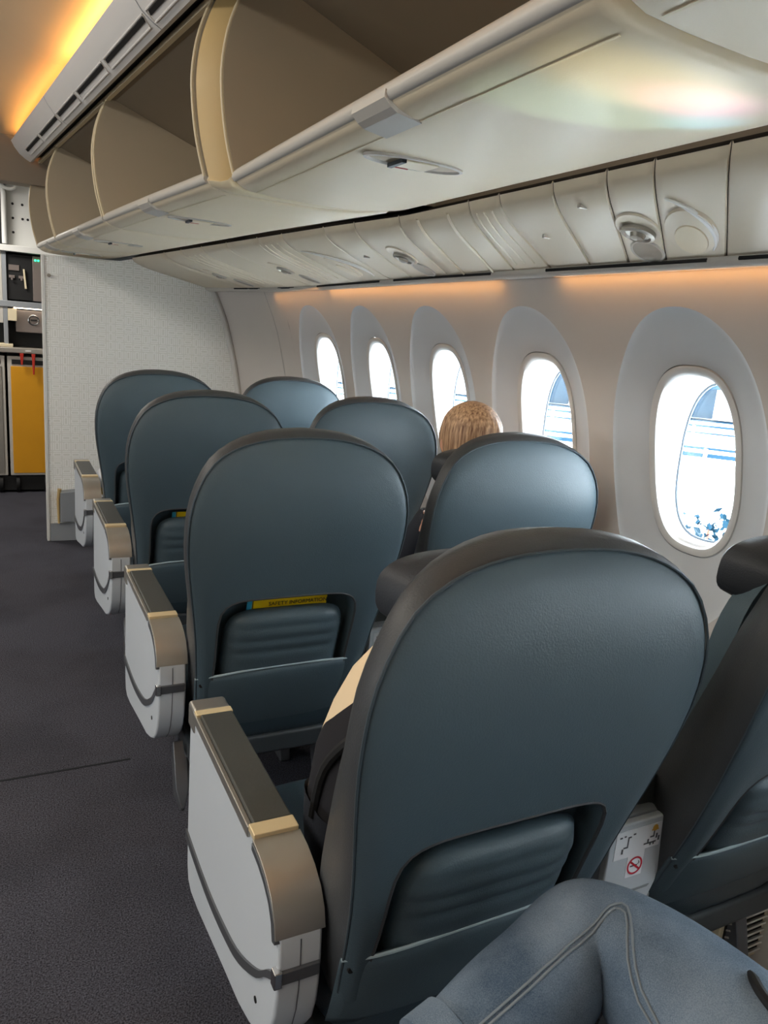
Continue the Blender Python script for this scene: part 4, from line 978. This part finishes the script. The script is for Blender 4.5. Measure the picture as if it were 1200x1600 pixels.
skin_body('boot', [(Vector((.46, .51, .12)), .055), (Vector((.46, .51, .06)), .052), (Vector((.455, .58, .045)), (.048, .042)), (Vector((.45, .69, .038)), (.044, .034))], [(0,1),(1,2),(2,3)], M['brown'], trav)

# double-stitched seam running round the inside of the bent knee
from mathutils.bvhtree import BVHTree
def on_surface(o, pts, dist=.004):
    off = ORG.get(o.name, Vector()); bv = BVHTree.FromPolygons([vv.co.copy() for vv in o.data.vertices], [tuple(p.vertices) for p in o.data.polygons]); out = []
    for p in pts:
        q, n, _, _ = bv.find_nearest(Vector(p)-off); out.append(q+n*dist+off)
    return out
up = Vector((-.35, -.55, .75))
seam_path = catmull([ANK+up*.06, KN.lerp(ANK, .6)+up*.075, KN.lerp(ANK, .25)+up*.08, KN+Vector((-.01, -.05, .045)), KN.lerp(HIP, .2)+Vector((-.075, -.05, .02)), KN.lerp(HIP, .5)+Vector((-.09, -.06, .0))], 40)
for k, dz in enumerate((0, .009)):
    sp = on_surface(jeans, [p+Vector((.3*dz, .4*dz, dz)) for p in seam_path], .0012)
    b = MB(); b.tube(sp, .0017, 6); b.build('stitched_seam', M['seam'], trav)
strap_p = on_surface(jeans, catmull([(.7534, .4417, .7442), (.7462, .4275, .7442), (.7415, .4152, .7428), (.7375, .395, .7417), (.734, .36, .735)], 12), .003)
b = MB(); b.tube(strap_p, [.003, .005]+[.0065]*10, 8); stp = b.build('belt_strap', M['black'], at=tuple(strap_p[6])); tag(stp, 'black strap end lying across the denim thigh at the lower right', 'strap')

# vent box low on the window side
vent = thing('floor_vent', (1.52, .985, .02), 'cream louvred vent box low by the wall at the right edge', 'vent')
b = MB(); b.box(1.44, 1.60, .93, .96, .04, .30); b.build('housing', M['cream'], vent, bevel=.005)
for k in range(12):
    z = .065+k*.0185; b = MB(); b.loft([[(1.455, .926, z), (1.455, .916, z+.006), (1.455, .918, z+.009), (1.455, .928, z+.003)], [(1.585, .926, z), (1.585, .916, z+.006), (1.585, .918, z+.009), (1.585, .928, z+.003)]]); b.build('louvre', M['bin_lip'], vent, smooth=False)
b = MB(); b.box(1.453, 1.587, .9265, .931, .055, .290); b.build('grille_back', M['black'], vent, smooth=False)

# ------------------------------------------------------------------ galley beyond the partition
GY = 6.45
def gx(p): return p
gal = thing('galley_unit', (.15, GY+.25, 0), 'dark and steel galley unit behind the partition at the left edge', 'galley')
S6 = lambda x0, x1, z0, z1, y0=GY, y1=GY+.5: MB().box(x0, x1, y0, y1, z0, z1)

S6(-1.6, .60, 1.085, 1.125, GY-.03).build('counter', M['steel'], gal, bevel=.006)
S6(-1.6, .60, 1.815, 1.86, GY-.03).build('shelf', M['white'], gal, bevel=.004)
S6(-1.6, .60, 1.42, 1.465, GY-.01).build('shelf', M['plastic_grey'], gal, bevel=.004)
S6(-1.6, .60, 1.10, 1.84, GY+.30, GY+.34).build('back_panel', M['plastic_dark'], gal, smooth=False)
S6(.02, .05, 1.125, 1.815).build('upright', M['plastic_grey'], gal, bevel=.003)
S6(-.30, .02, 1.30, 1.815, GY).build('cabinet_door', M['bin_lip'], gal, bevel=.004)
S6(.05, .225, 1.475, 1.80, GY+.02, GY+.3).build('oven', M['black'], gal, bevel=.004)
S6(.225, .29, 1.475, 1.80, GY+.01, GY+.3).build('control_column', M['oven'], gal, bevel=.003)
b = MB(); b.box(.240, .252, GY+.003, GY+.011, 1.765, 1.777); b.box(.260, .272, GY+.003, GY+.011, 1.765, 1.777); b.build('indicator_light', M['green_led'], gal, smooth=False)
S6(.065, .135, 1.685, 1.725, GY+.012, GY+.022).build('oven_label', M['oven'], gal, smooth=False)
for x in (.085, .150):
    b = MB(); b.box(x-.020, x+.020, GY+.005, GY+.022, 1.63, 1.65); b.disc((x, GY+.005, 1.622), (0, -1, 0), .008, .012, 14); b.build('latch', M['oven'], gal, bevel=.002)
b = MB(); b.loft([[(.170, GY, 1.56), (.184, GY, 1.56), (.184, GY+.015, 1.56), (.170, GY+.015, 1.56)], [(.160, GY, 1.70), (.172, GY, 1.70), (.172, GY+.015, 1.70), (.160, GY+.015, 1.70)]]); b.build('oven_handle', M['cream'], gal, bevel=.002)
S6(.10, .60, 1.24, 1.405, GY+.05, GY+.3).build('coffee_maker', M['oven'], gal, bevel=.006)
S6(.05, .11, 1.32, 1.41, GY+.0, GY+.06).build('card_holder', M['cream'], gal, bevel=.003)
b = MB(); b.tube([(.225+.035*math.cos(2*PI*k/28), GY+.045, 1.335+.035*math.sin(2*PI*k/28)) for k in range(28)], .006, 8, True); b.build('dial_ring', M['chrome'], gal)
b = MB(); b.box(.205, .248, GY+.035, GY+.05, 1.329, 1.341); b.build('dial_lever', M['black'], gal, bevel=.003)
b = MB(); b.box(.09, .60, GY-.005, GY+.02, 1.413, 1.420); b.build('strip_light', M['white_led'], gal, smooth=False)
S6(-.3, .08, 1.125, 1.15, GY-.02, GY+.2).build('tray', M['cream'], gal, bevel=.004)
b = MB(); b.box(.16, .20, GY-.034, GY-.029, 1.10, 1.112); b.build('counter_placard', M['white'], gal, smooth=False)
for x in (.135, .215):
    b = MB(); b.prism([(x-.014, 1.085), (x+.014, 1.085), (x+.010, 1.04), (x+.006, 1.0 if x < .2 else .93), (x-.006, 1.0 if x < .2 else .93), (x-.010, 1.04)], 'y', GY-.045, GY-.032); b.build('turn_latch', M['red'], gal, bevel=.003)
S6(-1.6, .60, .02, .13, GY+.02, GY+.5).build('plinth', M['black'], gal, smooth=False)
S6(-1.6, .60, .13, 1.085, GY+.44, GY+.5).build('cart_bay_back', M['black'], gal, smooth=False)
S6(.06, .60, 1.86, 2.34, GY+.10, GY+.5).build('upper_cabinet', M['white'], gal, bevel=.01)
for px, pz in ((.105, 2.16), (.170, 2.16), (.105, 2.06), (.170, 2.06), (.205, 2.06), (.105, 1.96)):
    b = MB(); b.disc((px, GY+.10, pz), (0, -1, 0), .009, .004, 14); b.build('rivet', M['black'], gal)
S6(-.4, .03, 1.86, 2.30, GY+.05, GY+.5).build('dark_recess', M['black'], gal, smooth=False)
b = MB(); b.tube([(.045, GY+.04, 1.87), (.045, GY+.04, 2.22), (.03, GY+.04, 2.27), (-.02, GY+.04, 2.30)], .018, 10); b.build('recess_frame', M['white'], gal)
b = MB(); b.tube([(.08+.045*math.cos(2*PI*k/24), GY+.02, 2.275+.025*math.sin(2*PI*k/24)) for k in range(24)], .012, 8, True); b.build('oval_handle', M['white'], gal)
b = MB(); b.disc((.18, GY-.25, 2.352), (0, 0, -1), .035, .006, 20); dl = b.build('downlight', M['white_led'], at=(.18, GY-.25, 2.35)); tag(dl, 'small round downlight in the galley ceiling', 'ceiling light')
def cart(x0, x1, m_, label):
    c = thing('service_cart', ((x0+x1)/2, GY+.2, .0), label, 'trolley', 'service trolleys in the galley')
    S6(x0, x1, .14, 1.06, GY, GY+.42).build('body', M['bin_lip'], c, bevel=.006)
    S6(x0+.022, x1-.022, .16, .985, GY-.008, GY+.002).build('door', m_, c, bevel=.003)
    S6(x0+.03, x1-.03, 1.00, 1.035, GY-.006, GY+.002).build('latch_slot', M['black'], c, smooth=False)
    for yy in (.05, .37):
        for xx in (x0+.05, x1-.05): b = MB(); b.disc((xx-.012, GY+yy, .07), (1, 0, 0), .068, .024, 18); b.build('castor', M['black'], c)
cart(.035, .335, M['yellow'], 'service trolley with a mustard yellow door under the galley counter')
cart(-.285, .018, M['steel'], 'service trolley with a steel door, cut off at the left edge')

# ------------------------------------------------------------------ apron and terminal outside the windows
b = MB(); b.add([(2.6, -60, -4.2), (400, -60, -4.2), (400, 300, -4.2), (2.6, 300, -4.2)], [(0, 1, 2, 3)]); struct(b.build('ground_1', M['apron'], smooth=False))
term = thing('terminal_building', (60, 54, -4.2), 'white terminal building with dark blue canopy and pillars seen through the windows', 'building')
ax = Vector((-1, 1, 0)).normalized(); nx = Vector((-1, -1, 0)).normalized(); T0 = Vector((60, 54, 0))
def tb(s0, s1, d0, d1, z0, z1):
    P = [T0+ax*s+nx*dd for s, dd in ((s0, d0), (s1, d0), (s1, d1), (s0, d1))]; b = MB(); b.loft([[(p.x, p.y, z0) for p in P], [(p.x, p.y, z1) for p in P]]); return b
tb(-90, 120, -8, -2, -4.2, 9).build('wall', M['far_pale'], term, smooth=False)
tb(-90, 120, -2, 2.2, -1.0, 0.3).build('canopy', M['far_blue'], term, smooth=False)
for k in range(26):
    s_ = -80+k*7.0; tb(s_, s_+(2.6 if k % 2 else .8), -1.5, 0, -3.9, -1.0).build('pillar', M['far_blue'], term, smooth=False)
tb(-90, 120, -1.6, 1.0, -4.9, -4.1).build('base_band', M['far_blue'], term, smooth=False)
def rail_at(dist, zs_, label):
    r = thing('guard_rail', tuple(T0+nx*dist+Vector((0, 0, -4.2))), label, 'rail', 'guard rails on the apron')
    for zz, hh in zs_:
        tb(-70, 60, dist, dist+.15, zz-hh, zz+hh).build('bar', M['far_blue'], r, smooth=False)
    for k in range(26): tb(-70+k*5, -69.8+k*5, dist, dist+.2, -4.2, zs_[0][0]).build('post', M['far_pale'], r, smooth=False)
rail_at(22, ((-3.0, .08), (-3.5, .06)), 'far thin blue guard rail across the bright apron')
rail_at(34, ((-3.35, .07), (-3.75, .12)), 'nearer blue guard rail on the apron in front of the shrubs')
def shrub(c, rad, label):
    t = thing('shrub', (c[0], c[1], -4.2), label, 'shrub', 'small shrubs on the apron edge')
    b = MB(); rnd = random.Random(int(c[0]*37+c[1]*11))
    for k in range(150):
        p = Vector((rnd.gauss(0, rad), rnd.gauss(0, rad), abs(rnd.gauss(0, rad*.35)))); s_ = rnd.uniform(.06, .22)
        q = Vector((rnd.uniform(-1, 1), rnd.uniform(-1, 1), rnd.uniform(-1, 1))).normalized(); u = q.orthogonal().normalized(); v = q.cross(u)
        p = p+Vector((c[0], c[1], -4.2+.05)); b.add([p-u*s_, p+v*s_*.6, p+u*s_, p-v*s_*.6], [(0, 1, 2, 3)])
    b.build('leaves', M['leaf'], t, smooth=False)
    b = MB(); b.tube([(c[0], c[1], -4.2), (c[0]+.05, c[1], -3.7)], .05, 6); b.build('stem', M['brown'], t)
shrub((20.5, 16.5), .9, 'larger bluish shrub seen low through the nearest window')
shrub((16.5, 19.0), .6, 'small bluish shrub left of the larger one through the nearest window')
shrub((20.5, 12.0), .6, 'small bluish shrub right of the larger one through the nearest window')
